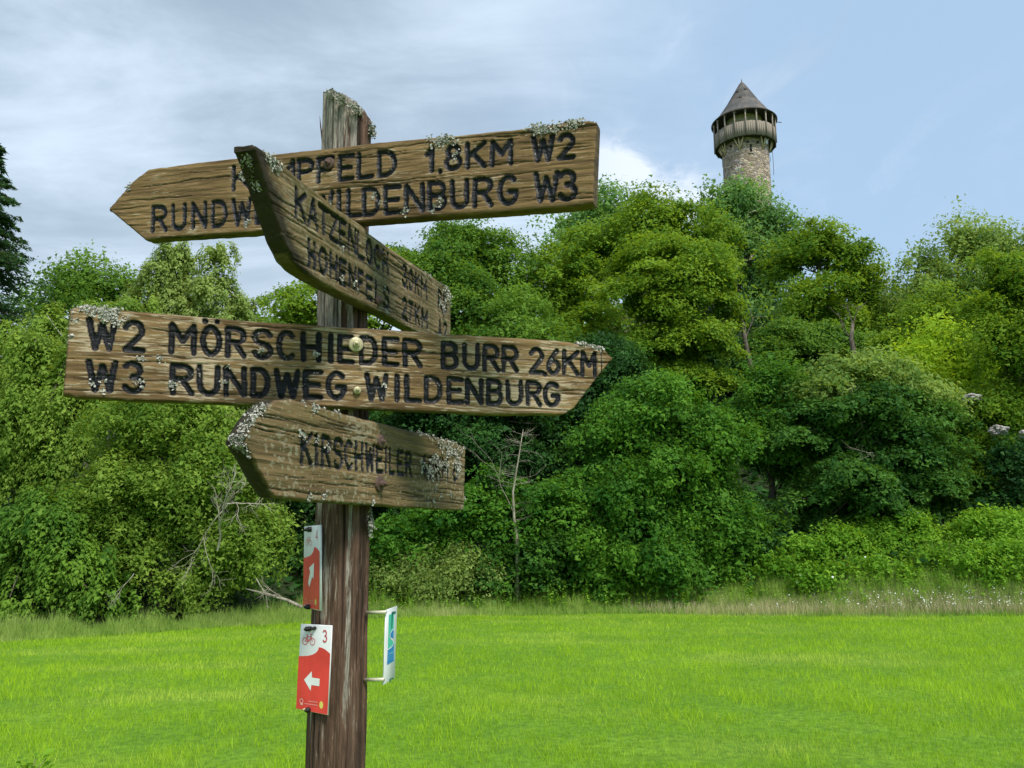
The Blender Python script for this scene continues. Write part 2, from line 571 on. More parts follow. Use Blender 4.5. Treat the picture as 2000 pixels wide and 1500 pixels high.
def lawn():
    n = 340000
    y = np.exp(rng.uniform(math.log(4.6), math.log(31.0), n))
    x = rng.uniform(-1, 1, n) * (0.80 * y + 2.0)
    k = y < edgeY(x) + 0.4
    x, y = x[k], y[k]
    # tussocky height
    cl = fbm(x * 1.6, y * 1.6, seed=3, octv=3)
    big = vnoise(x * 0.35, y * 0.35, seed=8)
    h = (0.022 + 0.125 * cl ** 1.9 + 0.02 * big) * rng.uniform(0.6, 1.35, len(x)) * (1 + 0.01 * y)
    long_ = rng.random(len(x)) < 0.012
    h[long_] *= 2.0
    w = 0.0042 * (y / 5.5) ** 0.85 * rng.uniform(0.7, 1.3, len(x))
    V, F = blades(x, y, h, w, rng, 0.8, bend=False)
    tint = np.clip(0.5 + 0.9 * (cl - 0.5) + 0.4 * (big - 0.5) + rng.normal(0, 0.27, len(x)), 0, 1)
    tint[long_] = rng.uniform(0.7, 1.0, long_.sum())
    me = mesh_np('lawn_grass', V, F, grass_mat('lawn_grass', [(0.19, 0.38, 0.012), (0.53, 0.75, 0.032), (0.68, 0.74, 0.15)], 0.42, 0.50),
                 fattrs={'tint': tint})
    tag(link('lawn_grass', me), 'short bright green mown meadow grass in front of the wood', 'grass', kind='stuff')


lawn()


def edge_grass():
    n = 120000
    x = rng.uniform(-22, 26, n)
    d = rng.uniform(0, 1, n) ** 0.9
    depth = np.interp(x, [-22, -12, -8, -4, 8, 14, 26], [1.2, 1.2, 2.4, 3.8, 3.4, 3.4, 3.2])
    y = edgeY(x) - 0.15 + d * depth + 0.35 * (vnoise(x * 1.3, 0 * x, seed=4) - 0.5)
    cl = fbm(x * 1.1, y * 1.1, seed=31, octv=3)
    h = (0.22 + 1.75 * d * cl ** 1.2) * rng.uniform(0.55, 1.25, n)
    h = h * np.interp(x, [-22, -8, -5, 26], [0.55, 0.6, 1.0, 1.0])
    w = rng.uniform(0.012, 0.026, n)
    V, F = blades(x, y, h, w, rng, 0.5, bend=False)
    tint = np.clip(cl + rng.normal(0, 0.25, n), 0, 1)
    me = mesh_np('tall_grass', V, F, grass_mat('tall_grass', [(0.18, 0.33, 0.045), (0.48, 0.62, 0.15), (0.58, 0.58, 0.27)], 0.3, 0.5),
                 fattrs={'tint': tint})
    tag(link('tall_grass', me), 'unmown tall grass along the foot of the wood', 'grass', kind='stuff')
    # nettles and other upright weeds
    ns_ = 900
    x = rng.uniform(-7.5, 24, ns_); y = edgeY(x) + rng.uniform(0.6, 3.0, ns_)
    hh = rng.uniform(0.45, 1.25, ns_) * (0.5 + vnoise(x * 0.9, y * 0.9, seed=6))
    z0 = ground_z(x, y)
    m_ = 15
    idx = np.repeat(np.arange(ns_), m_)
    f_ = np.tile(np.linspace(0.25, 1.0, m_), ns_)
    P_ = np.c_[x[idx], y[idx], z0[idx] + hh[idx] * f_]
    a_ = rng.uniform(0, math.tau, len(idx))
    al_ = np.c_[np.cos(a_), np.sin(a_), np.full(len(a_), 0.5)]
    P_ = P_ + al_ * 0.05
    V, F = leaves_at(P_, unit(rng.normal(size=P_.shape) * 0.4 + [0, 0, 1]), 0.12 * (1.2 - 0.6 * f_), rng, 0.45, al_)
    tag(link('tall_weeds', mesh_np('tall_weeds', V, F, G['bramble'], fattrs={'tint': rng.random(len(F))})), 'upright leafy weeds standing in the tall grass below the wood', 'weeds', kind='stuff')
    # reddish seed heads on the right
    n = 16000
    x = rng.uniform(4.5, 24, n)
    y = edgeY(x) + 0.1 + rng.uniform(0, 1, n) ** 1.2 * 1.5
    keep = rng.random(n) < np.clip((x - 3) / 9, 0.1, 1)
    x, y = x[keep], y[keep]
    h = rng.uniform(0.22, 0.52, len(x))
    V, F = blades(x, y, h, rng.uniform(0.010, 0.022, len(x)), rng, 0.5, bend=False)
    me = mesh_np('seeding_grass', V, F, grass_mat('seeding_grass', [(0.46, 0.41, 0.21), (0.74, 0.62, 0.45), (0.66, 0.60, 0.34)], 0.25, 0.3),
                 fattrs={'tint': rng.random(len(x))})
    tag(link('seeding_grass', me), 'strip of reddish seeding grass beside the lawn on the right', 'grass', kind='stuff')
    # daisies
    n = 330
    x = 13.0 + 9 * rng.random(n) ** 0.8
    x[:30] = rng.uniform(9.5, 13.5, 30)
    x = x + 0.25 * np.sin(x * 7)
    y = edgeY(x) + 0.15 + rng.uniform(0, 1, n) ** 1.4 * 1.1
    z = ground_z(x, y) + rng.uniform(0.28, 0.5, n)
    mb = MB()
    for i in range(n):
        r = rng.uniform(0.012, 0.026)
        a = np.arange(6) * math.pi / 3 + rng.random()
        tl = rng.normal(0, 0.5, 2)
        P = np.c_[np.cos(a) * r, -0.5 * r + 0 * a, np.sin(a) * r * 0.8]
        P[:, 1] += rng.normal(0, 0.3) * P[:, 2]
        P = np.vstack([P, [0, -0.7 * r, 0]]) + [x[i], y[i], z[i]]
        mb.add(P, (), [[6, k, (k + 1) % 6] for k in range(6)])
    o = link('daisies', mb.mesh('daisies', M['whiteprint']))
    tag(o, 'white daisies scattered in the grass strip on the right', 'flowers', kind='stuff')




# ------------------------------------------------------------------ foliage
def unit(v):
    return v / (np.linalg.norm(v, axis=-1, keepdims=True) + 1e-9)


def leaves_at(P, N, size, rng, aspect=0.62, along=None, quad=False):
    """pointed leaves, one face each, centred at P with normals N"""
    n = len(P)
    r = rng.normal(size=(n, 3))
    if along is not None:
        r = along + 0.25 * r
    T = unit(r - N * np.sum(r * N, 1, keepdims=True))
    B = np.cross(N, T)
    s = (np.broadcast_to(size, (n,)) * np.exp(rng.normal(-0.03, 0.28, n)))[:, None]
    if quad:
        fold = 0.18 * s * N
        V = np.stack([P - T * s * 0.5, P + B * s * aspect * 0.5 + fold, P + T * s * 0.5, P - B * s * aspect * 0.5 + fold], 1).reshape(-1, 3)
        return V, np.arange(4 * n).reshape(-1, 4)
    w = rng.uniform(0.35, 0.65, n)[:, None] * 1.32 * aspect * s
    V = np.stack([P - T * s * 0.45 + B * w * 0.9, P - T * s * 0.35 - B * w, P + T * s * 0.6], 1).reshape(-1, 3)
    return V, np.arange(3 * n).reshape(-1, 3)


LEAF_TOTAL = [0]


def crown(lobes, rng, leaf, spray, style='dome', cover=1.0, per=None, back=0.12, inner=0.12, droop=0.45, aspect=0.6, sub=10, subr=(0.24, 0.50), thin=1.0):
    """lobes: (centre, radii). Each lobe breaks up into boughs; leafy branch ends sit on the boughs."""
    C0 = np.array([l[0] for l in lobes]); R0 = np.array([l[1] for l in lobes])
    nl = len(lobes)
    K = sub
    li = np.repeat(np.arange(nl), K)
    d = unit(rng.normal(size=(nl * K, 3)) * [1, 1, 1.25] + [0, -0.45, 0.25])
    f = rng.uniform(*subr, nl * K)
    Cs = C0[li] + d * R0[li] * (rng.uniform(0.95, 1.22, nl * K) - f * 0.75)[:, None]
    Rs = R0[li].mean(1)[:, None] * f[:, None] * np.array({'tier': [1.28, 1.12, 0.72], 'fan': [1.38, 1.2, 0.55]}.get(style, [1.15, 1.0, 0.82])) * np.exp(rng.normal(0, 0.20, (nl * K, 3)))
    C = np.vstack([C0, Cs]); RR = np.vstack([R0 * 0.66, Rs])
    par = np.concatenate([np.arange(nl), li])
    area = (RR[:, 0] * RR[:, 1] + RR[:, 0] * RR[:, 2] + RR[:, 1] * RR[:, 2]) * 4.19
    wgt = area.copy(); wgt[:nl] *= 0.38
    nsp = int(wgt.sum() / (math.pi * spray ** 2) * cover * 1.15)
    cand = int(nsp * 2.6)
    li = rng.choice(len(C), cand, p=wgt / wgt.sum())
    d = unit(rng.normal(size=(cand, 3)) + [0, -0.2, 0.22])
    keep = (d[:, 1] < 0.35) | (rng.random(cand) < back)
    keep &= (d[:, 2] > -0.45) | (rng.random(cand) < 0.35)
    li, d = li[keep], d[keep]
    reach = rng.uniform(0.70, 1.12, len(li))
    far = rng.random(len(li)) < 0.16
    reach[far] = rng.uniform(1.1, 1.38, far.sum())
    P = C[li] + d * RR[li] * reach[:, None]
    ok = np.ones(len(P), bool)
    for k in range(len(C)):
        q2 = (((P - C[k]) / RR[k]) ** 2).sum(1)
        ok &= ~((q2 < 0.55) & (li != k))
    P, d, li, far = P[ok][:nsp], d[ok][:nsp], li[ok][:nsp], far[ok][:nsp]
    main = unit((P - C0[par[li]]) / R0[par[li]])
    out = unit(d / RR[li] * RR[li].mean(1)[:, None] + 0.6 * main)
    up = np.array([0, 0, 1.0])
    n = len(P)
    if per is None:
        per = max(8, int(0.66 * thin * spray ** 2 * math.pi / (leaf ** 2 * aspect * 0.5)))
    st = rng.uniform(0, 1, n)
    bt = rng.uniform(0, 1, len(C))[li]
    sprayr = spray * np.exp(rng.normal(0, 0.34, n)) * np.where(far, 0.72, 1.0)
    idx = np.repeat(np.arange(n), per)
    m = len(idx)
    jit = rng.normal(size=(m, 3))
    if style == 'weep':
        L = sprayr[idx] * 2.3 * rng.uniform(0, 1, m)
        hor = unit(out * [1, 1, 0.05] + 1e-6)
        Q = P[idx] + hor[idx] * (0.35 * np.sqrt(L * spray))[:, None] - up * (L * 0.9)[:, None] + jit * spray * [0.26, 0.26, 0.18]
        N = unit(out[idx] * 0.8 + up * 0.6 + jit * 0.6)
        al = unit(hor[idx] * 0.4 - up + 0 * jit)
        Vv, Fv = leaves_at(Q, N, leaf, rng, aspect, al)
    else:
        flat = {'dome': 0.70, 'tier': 1.5, 'loose': 0.45, 'fan': 2.6}[style]
        thick = {'dome': 0.26, 'tier': 0.18, 'loose': 0.34, 'fan': 0.11}[style]
        ax = unit(out * 0.8 + up * flat + rng.normal(size=(n, 3)) * 0.42)
        b = unit(out * [1, 1, 0.6] + rng.normal(size=(n, 3)) * 0.35)
        b = unit(b - ax * np.sum(b * ax, 1, keepdims=True))
        c_ = np.cross(ax, b)
        u = rng.uniform(-0.9, 1.25, m)
        wmax = np.clip(0.95 * np.sqrt(np.clip(1 - ((u + 0.1) / 1.36) ** 2, 0, 1)), 0.06, 1)
        v = rng.uniform(-1, 1, m) * wmax
        r_ = sprayr[idx]
        q = np.sqrt(u ** 2 + v ** 2)
        Q = P[idx] + b[idx] * (u * r_)[:, None] + c_[idx] * (v * r_)[:, None]
        Q = Q + ax[idx] * ((0.30 - droop * q ** 2 * 0.8) * r_)[:, None] + jit * (thick * spray)
        N = unit(ax[idx] + 0.5 * q[:, None] * unit(Q - P[idx]) + rng.normal(size=(m, 3)) * 0.50)
        Vv, Fv = leaves_at(Q, N, leaf, rng, aspect)
    # first some leaves stray off the sprays and keep the outline ragged
    tint = np.clip(0.46 + 0.40 * (st[idx] - 0.5) + 0.50 * (bt[idx] - 0.5) + 0.20 * jit[:, 0], 0, 1)
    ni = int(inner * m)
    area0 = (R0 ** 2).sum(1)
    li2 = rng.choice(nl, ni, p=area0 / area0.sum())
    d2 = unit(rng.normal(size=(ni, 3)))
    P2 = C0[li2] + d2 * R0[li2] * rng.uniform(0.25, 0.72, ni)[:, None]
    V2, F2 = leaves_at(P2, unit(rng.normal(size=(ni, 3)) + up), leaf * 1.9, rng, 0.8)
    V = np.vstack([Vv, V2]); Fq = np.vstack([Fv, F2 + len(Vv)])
    tint = np.concatenate([tint, np.full(ni, 0.2)])  # inner leaves tinted dark: shade of the crown gaps put into their colour
    LEAF_TOTAL[0] += len(Fq)
    return V, Fq, tint, P


def limbs(mb, base, top, tips, r0, rng, sides=7):
    """tapered stem from base to top with limbs running to the tips"""
    base, top = np.asarray(base, float), np.asarray(top, float)
    t = np.linspace(0, 1, 9)
    L = np.linalg.norm(top - base)
    sway = rng.normal(0, 0.02 * L, (9, 3)) * np.sin(t * math.pi)[:, None]
    sway[:, 2] = 0
    stem = base + (top - base) * t[:, None] + np.cumsum(sway, 0) * 0.4
    mb.tube(stem, r0 * (1 - 0.82 * t) * (1 + 0.35 * np.exp(-t * 12)), sides)
    for tip in tips:
        k = rng.uniform(0.25, 0.9)
        a = base + (top - base) * k
        i = min(7, int(k * 8))
        a = stem[i] + (stem[i + 1] - stem[i]) * (k * 8 - i)
        b = np.asarray(tip, float)
        u = np.linspace(0, 1, 6)[:, None]
        mid = (a + b) / 2 + rng.normal(0, 0.06 * np.linalg.norm(b - a), 3) - [0, 0, 0.08 * np.linalg.norm(b - a)]
        path = (1 - u) ** 2 * a + 2 * u * (1 - u) * mid + u ** 2 * b
        mb.tube(path, r0 * 0.42 * (1 - 0.65 * k) * (1 - 0.85 * u[:, 0]) + 0.012, 5, False)


BARK = bark_mat('grey_brown_bark', (0.055, 0.045, 0.033), (0.19, 0.165, 0.13))
BIRCH = bark_mat('birch_bark', (0.18, 0.17, 0.14), (0.62, 0.60, 0.54))
DEADG = bark_mat('dark_dead_wood', (0.17, 0.15, 0.11), (0.38, 0.34, 0.27))  # darker tone of dead wood for the bare tree and fallen branch
DEAD = bark_mat('dead_grey_wood', (0.25, 0.22, 0.16), (0.50, 0.455, 0.37))


def tree(name, label, cat, Y, lob, mat, seed, leafpx=5.7, spraypx=30, style='dome', cover=1.0, stem=True, r0=0.22,
         bark=None, group=None, depthk=0.8, base=None, **kw):
    """lob: (px, py, rx, ry[, dY]) as seen in the photograph, placed Y metres away"""
    rg = np.random.default_rng(seed)
    k = Y / F_PX
    lobes = []
    for l in lob:
        dy = l[4] if len(l) > 4 else 0.0
        c = pt(l[0], l[1], Y + dy)
        kk = (Y + dy) / F_PX
        lobes.append((c, np.array([l[2] * kk, depthk * 0.5 * (l[2] + l[3]) * kk, l[3] * kk])))
    cen = np.mean([l[0] for l in lobes], 0)
    bx, by = (cen[0], cen[1]) if base is None else (pt(base, 900, Y)[0], Y)
    root = link(name, None, loc=(bx, by, float(ground_z(bx, by))))
    root.empty_display_size = 0.5
    tag(root, label, cat, group)
    o = np.array(root.location)
    V, Fq, tint, P = crown(lobes, rg, leafpx * k, spraypx * k, style, cover, **kw)
    me = mesh_np('crown', V - o, Fq, mat, fattrs={'tint': tint})
    link('crown', me, root)
    if stem:
        mb = MB()
        big = sorted(lobes, key=lambda l: -l[0][2])
        top = big[0][0] + [0, 0, big[0][1][2] * 0.5]
        tips = [l[0] + rg.normal(0, 0.25, 3) * l[1] for l in lobes for _ in range(3)]
        sel = P[rg.choice(len(P), min(14, len(P)), replace=False)]
        tips += list(sel)
        limbs(mb, [0, 0, -0.3], top - o, [t - o for t in tips], r0, rg)
        link('trunk', mb.mesh('trunk', bark or BARK, True), root)
    return root


G = {
    'maple': leaf_mat('maple_leaves', (0.026, 0.108, 0.013), (0.160, 0.345, 0.032), 0.40),
    'oak': leaf_mat('oak_leaves', (0.040, 0.125, 0.016), (0.215, 0.375, 0.044), 0.42),
    'sycamore': leaf_mat('sycamore_leaves', (0.054, 0.150, 0.012), (0.300, 0.450, 0.036), 0.42),
    'ash': leaf_mat('ash_leaves', (0.075, 0.190, 0.055), (0.260, 0.450, 0.120), 0.42),
    'willow': leaf_mat('willow_leaves', (0.075, 0.165, 0.018), (0.310, 0.450, 0.070), 0.44),
    'birch': leaf_mat('birch_leaves', (0.120, 0.210, 0.045), (0.390, 0.500, 0.140), 0.44),
    'pale': leaf_mat('pale_leaves', (0.105, 0.205, 0.040), (0.370, 0.500, 0.120), 0.44),
    'lime': leaf_mat('lime_leaves', (0.17, 0.33, 0.016), (0.50, 0.68, 0.050), 0.44),
    'dark': leaf_mat('dark_leaves', (0.012, 0.052, 0.013), (0.065, 0.175, 0.032), 0.32),
    'spruce': leaf_mat('spruce_needles', (0.028, 0.078, 0.030), (0.105, 0.200, 0.080), 0.20),
    'bramble': leaf_mat('bramble_leaves', (0.075, 0.200, 0.014), (0.330, 0.580, 0.055), 0.42),
    'elm': leaf_mat('elm_leaves', (0.020, 0.080, 0.014), (0.120, 0.270, 0.038), 0.36),
}

# ---- far row on the ridge
tree('ridge_tree', 'broad round green tree on the ridge right of the signpost top board', 'tree', 60,
     [(930, 520, 105, 85), (850, 560, 75, 70, -2), (1010, 580, 80, 80), (900, 650, 110, 90, -3), (790, 520, 50, 45)], G['oak'], 1, style='tier', base=920)
tree('ridge_tree', 'tall tree with a loose feathery top above the right end of the top board', 'tree', 74,
     [(1180, 420, 70, 45), (1110, 450, 50, 40), (1250, 440, 75, 50), (1130, 520, 90, 70, -3), (1230, 520, 90, 80, -2)], G['ash'], 2, style='loose', cover=0.85, base=1180)
tree('ridge_tree', 'dense green tree whose flat layered crown fills the slope left of the ash', 'tree', 62,
     [(1290, 450, 90, 55), (1200, 500, 80, 60), (1360, 500, 70, 70), (1100, 590, 80, 100), (1150, 690, 90, 90, -4)], G['sycamore'], 3, style='tier', base=1260)
tree('ash_tree', 'tall blue green ash tree standing in front of the tower foot', 'tree', 84,
     [(1440, 402, 60, 36), (1388, 415, 50, 38), (1492, 436, 42, 48), (1430, 480, 65, 55), (1480, 560, 60, 80), (1530, 480, 40, 45)],
     G['ash'], 4, style='loose', leafpx=6, spraypx=26, cover=0.85, r0=0.45, base=1462)
tree('ridge_tree', 'rounded green tree on the ridge just right of the tower', 'tree', 72,
     [(1600, 490, 70, 58), (1540, 510, 45, 50), (1660, 540, 55, 60), (1590, 600, 90, 80, -2), (1680, 640, 60, 70)], G['sycamore'], 5, style='tier', base=1610)
tree('ridge_tree', 'small dark tree in the dip of the skyline right of the tower', 'tree', 78,
     [(1745, 620, 60, 55), (1700, 660, 60, 60), (1800, 640, 50, 60)], G['oak'], 6, style='dome', base=1745)
tree('ridge_tree', 'pale green airy tree rising at the right end of the ridge', 'tree', 66,
     [(1890, 480, 70, 52), (1960, 500, 60, 55), (1830, 540, 60, 55), (1900, 590, 100, 75), (1800, 600, 50, 50), (2030, 480, 50, 60)], G['pale'], 7, style='loose', cover=0.7, base=1890)
tree('ridge_tree', 'yellowish green tree seen behind the post below the oblique board', 'tree', 58,
     [(590, 615, 62, 55), (680, 590, 70, 70), (760, 560, 60, 60), (540, 650, 50, 45), (720, 680, 90, 80)], G['sycamore'], 8, style='tier', base=640)
# ---- left skyline
tree('birch_tree', 'left birch with wispy top of the pair behind the left end of the top board', 'tree', 46,
     [(345, 505, 46, 36), (325, 560, 62, 50), (372, 575, 45, 45), (300, 630, 75, 60), (370, 640, 60, 60)], G['birch'], 9, style='weep', leafpx=5, spraypx=18, cover=0.85, bark=BIRCH, base=362, r0=0.13, inner=0.1)
tree('birch_tree', 'right birch with wispy top of the pair behind the left end of the top board', 'tree', 45,
     [(425, 502, 38, 34), (425, 565, 60, 48), (468, 610, 50, 50), (400, 660, 60, 60), (440, 720, 80, 70)], G['birch'], 10, style='weep', leafpx=5, spraypx=18, cover=0.85, bark=BIRCH, base=440, r0=0.13, inner=0.1)
tree('oak_tree', 'dark oak showing ragged tufts on the left skyline', 'tree', 52,
     [(165, 555, 42, 50), (130, 575, 36, 42), (225, 570, 45, 38), (255, 560, 30, 30), (90, 610, 50, 45), (190, 630, 80, 60)], G['oak'], 11, style='loose', cover=0.7, base=170)
tree('birch_tree', 'olive green birch with a white stem left of the middle board', 'tree', 38,
     [(225, 620, 60, 50), (180, 690, 80, 70), (100, 660, 60, 60), (60, 720, 80, 80), (240, 740, 80, 80)], G['willow'], 12, style='weep', leafpx=5.5, spraypx=24, bark=BIRCH, base=228, r0=0.12)
tree('willow_tree', 'drooping olive green willow at the left edge of the picture', 'tree', 33,
     [(40, 800, 95, 80), (130, 760, 85, 80), (20, 900, 70, 80), (110, 880, 85, 90), (-60, 860, 80, 120), (60, 690, 60, 60)], G['willow'], 13, style='weep', leafpx=6, spraypx=28, base=60)
tree('hazel_bush', 'dark shrub growing low at the left corner of the lawn', 'shrub', 29.0,
     [(60, 1120, 80, 75), (150, 1110, 80, 70), (-20, 1090, 70, 90), (220, 1150, 70, 45), (80, 1010, 80, 60)], G['oak'], 14, style='weep', leafpx=6.5, spraypx=28, r0=0.1, base=90)
tree('wild_pear_tree', 'big light green bushy tree with dead grey branches left of the post', 'tree', 30.5,
     [(300, 870, 100, 85), (220, 960, 85, 85), (390, 830, 85, 55), (400, 920, 110, 85), (330, 1010, 120, 90), (240, 1070, 95, 70), (460, 1060, 85, 70), (400, 1110, 90, 60), (280, 800, 60, 35)],
     G['willow'], 15, style='dome', leafpx=6.2, spraypx=26, r0=0.22, base=330)
tree('birch_tree', 'thin white stemmed birch beside the lowest board', 'tree', 36,
     [(480, 850, 70, 70), (540, 900, 60, 80), (500, 760, 80, 60), (560, 800, 60, 60)], G['birch'], 16, style='weep', leafpx=5.5, spraypx=22, bark=BIRCH, base=436, r0=0.12)
# ---- dark middle
tree('shade_tree', 'dark tree directly behind the lower half of the post', 'tree', 39,
     [(640, 850, 110, 90), (560, 960, 90, 100), (700, 980, 100, 110), (600, 1080, 90, 80)], G['dark'], 17, style='tier', base=620)
tree('shade_tree', 'very dark tree in the hollow between the boards and the bare trunk', 'tree', 43,
     [(850, 820, 120, 100), (960, 880, 110, 110), (840, 960, 90, 100), (800, 900, 90, 90), (960, 780, 100, 70)], G['dark'], 18, style='tier', base=860)
tree('shade_tree', 'dark tree under the pointed end of the middle board', 'tree', 47,
     [(1080, 830, 110, 110), (1170, 760, 110, 90), (1060, 930, 80, 90), (1200, 860, 90, 90)], G['dark'], 19, style='tier', base=1110)
tree('hillside_tree', 'upright tree in layered green tiers in the middle of the slope', 'tree', 52,
     [(1310, 520, 95, 62), (1290, 600, 105, 60), (1340, 660, 95, 60), (1290, 700, 100, 60), (1330, 760, 100, 60), (1400, 560, 55, 60), (1250, 770, 80, 60)],
     G['sycamore'], 20, style='fan', spraypx=36, base=1300, r0=0.3)
tree('hillside_tree', 'dark green tree between the ash stem and the yellow green bush', 'tree', 58,
     [(1560, 690, 90, 60), (1640, 700, 80, 60), (1500, 740, 70, 60), (1700, 730, 60, 60), (1590, 760, 100, 60)], G['oak'], 21, style='tier', base=1590)
tree('hillside_tree', 'green tree under the pale ridge tree on the right', 'tree', 52,
     [(1840, 640, 90, 70), (1760, 690, 60, 50), (1900, 700, 90, 70)], G['sycamore'], 22, style='tier', base=1850)
tree('lime_bush', 'bright yellow green bush lighting up the right slope', 'shrub', 46,
     [(1830, 690, 75, 42), (1760, 715, 55, 38), (1890, 745, 60, 55), (1810, 780, 80, 50), (1880, 670, 45, 28)], G['lime'], 23, style='loose', leafpx=7, cover=0.85, base=1830)
tree('slope_tree', 'tall dark green tree cut off by the right edge of the picture', 'tree', 40,
     [(1970, 560, 60, 60), (1960, 650, 80, 70), (2010, 760, 90, 90), (1960, 830, 90, 80), (1930, 920, 90, 70), (2040, 620, 80, 120)], G['sycamore'], 24, style='tier', base=1985)
tree('elm_tree', 'spreading dark elm with its branches showing right of the big maple', 'tree', 37,
     [(1700, 820, 115, 60), (1640, 860, 110, 70), (1770, 870, 110, 75), (1690, 940, 140, 70), (1610, 990, 90, 55), (1790, 970, 90, 55)],
     G['elm'], 25, style='fan', leafpx=6.6, spraypx=32, r0=0.26, base=1715)
tree('young_maple', 'young green tree squeezed between the big maple and the elm', 'tree', 39.5,
     [(1500, 800, 75, 60), (1470, 870, 60, 70), (1540, 890, 60, 80), (1500, 760, 45, 35)], G['maple'], 26, style='dome', base=1505)
tree('slope_bush', 'pale leaves above the elm crown, coloured as its lit top', 'shrub', 37.5,
     [(1680, 740, 90, 38), (1600, 775, 60, 35), (1770, 775, 70, 40), (1720, 715, 60, 25)], G['pale'], 27, style='dome', leafpx=7, base=1690, r0=0.1)  # pale leaf colour stands in for light on the elm top
tree('big_maple', 'large bushy green maple standing at the lawn edge right of the signpost', 'tree', 35.2,
     [(1270, 845, 105, 82), (1200, 900, 80, 80), (1350, 900, 95, 85), (1280, 980, 160, 95, -0.4), (1170, 1030, 110, 85), (1385, 1020, 92, 84), (1270, 1080, 130, 80, -0.8),
      (1110, 1070, 75, 60), (1415, 1095, 62, 52), (1200, 1110, 90, 45, -0.8), (1340, 1120, 90, 45, -0.8), (1240, 800, 45, 40)],
     G['maple'], 28, style='dome', leafpx=6.6, spraypx=25, r0=0.24, base=1270)
tree('hornbeam', 'low hornbeam with flat leafy branches beside the bare trunk', 'tree', 34.5,
     [(930, 970, 60, 50), (890, 1020, 55, 45), (980, 1020, 60, 50), (1060, 1000, 55, 70), (1010, 1090, 60, 45)], G['maple'], 29, style='fan', leafpx=6.5, spraypx=30, r0=0.1, base=935)
tree('elder_bush', 'small fresh green shrub right of the post above the bracket sign', 'shrub', 34.5,
     [(760, 1070, 50, 45), (800, 1050, 55, 45), (740, 1110, 40, 35), (850, 1060, 45, 40)], G['maple'], 30, style='dome', leafpx=7, spraypx=24, r0=0.06, base=780)
tree('blackthorn_bush', 'grey green thorny bush in the tall grass right of the bracket sign', 'shrub', 33.6,
     [(830, 1130, 55, 38), (890, 1120, 60, 42), (770, 1140, 45, 30), (945, 1140, 40, 30)], G['birch'], 31, style='loose', leafpx=4.5, spraypx=20, r0=0.05, base=850)
tree('dark_thicket_bush', 'dark shrub at the left foot of the big maple', 'shrub', 34,
     [(960, 1110, 60, 40), (1020, 1130, 50, 35), (1060, 1090, 60, 50)], G['elm'], 32, style='fan', leafpx=6.5, spraypx=28, r0=0.06, base=1000)
tree('slope_bush', 'green bush growing around the white rocks on the right', 'shrub', 42,
     [(1870, 880, 70, 60), (1930, 960, 80, 55), (1880, 980, 70, 50), (1850, 820, 40, 35)], G['bramble'], 33, style='dome', leafpx=7, base=1885, r0=0.08)
tree('slope_bush', 'shaded shrub behind the bramble bank at the right edge', 'shrub', 36,
     [(1990, 980, 50, 45), (1900, 1010, 60, 30), (1960, 900, 50, 40)], G['dark'], 34, style='dome', leafpx=7, base=1960, r0=0.06)
for i, (px, py, r, Y, mt, lab) in enumerate([
        (470, 700, 95, 50, 'oak', 'green tree filling the gap behind the two birches'),
        (1420, 720, 70, 60, 'dark', 'dark shrub layer around the foot of the ash'),
        (1000, 690, 110, 54, 'oak', 'green tree below the round ridge tree'),
        (640, 760, 100, 48, 'oak', 'green tree behind the middle board and the post'),
        (300, 760, 100, 42, 'willow', 'olive tree behind the left half of the middle board'),
        (1450, 1040, 80, 36, 'dark', 'dark shrub in the gap right of the big maple')]):
    tree('hillside_tree', lab, 'tree', Y, [(px, py, r, r * 0.8), (px - r * 0.7, py + r * 0.4, r * 0.7, r * 0.6), (px + r * 0.7, py + r * 0.35, r * 0.7, r * 0.6)],
         G[mt], 60 + i, style='tier', cover=0.85, base=px)

edge_grass()

# undergrowth that covers the slope under the trees
def undergrowth():
    rg = np.random.default_rng(77)
    n = 26000
    Y = np.exp(rg.uniform(math.log(31), math.log(105), n))
    x = rg.uniform(-0.75, 0.78, n) * Y
    k = (Y > edgeY(x) + 2.2)
    x, Y = x[k], Y[k]
    z = ground_z(x, Y) + rg.uniform(0, 1.3, len(x)) * np.clip(Y / 50, 0.7, 2)
    V, Fq = leaves_at(np.c_[x, Y, z], unit(rg.normal(size=(len(x), 3)) * 0.6 + [0, -0.3, 1]), 0.0095 * Y, rg, 0.7)
    me = mesh_np('undergrowth', V, Fq, G['dark'], fattrs={'tint': rg.random(len(x))})
    tag(link('undergrowth', me), 'dark leafy undergrowth covering the wooded slope', 'undergrowth', kind='stuff')


undergrowth()


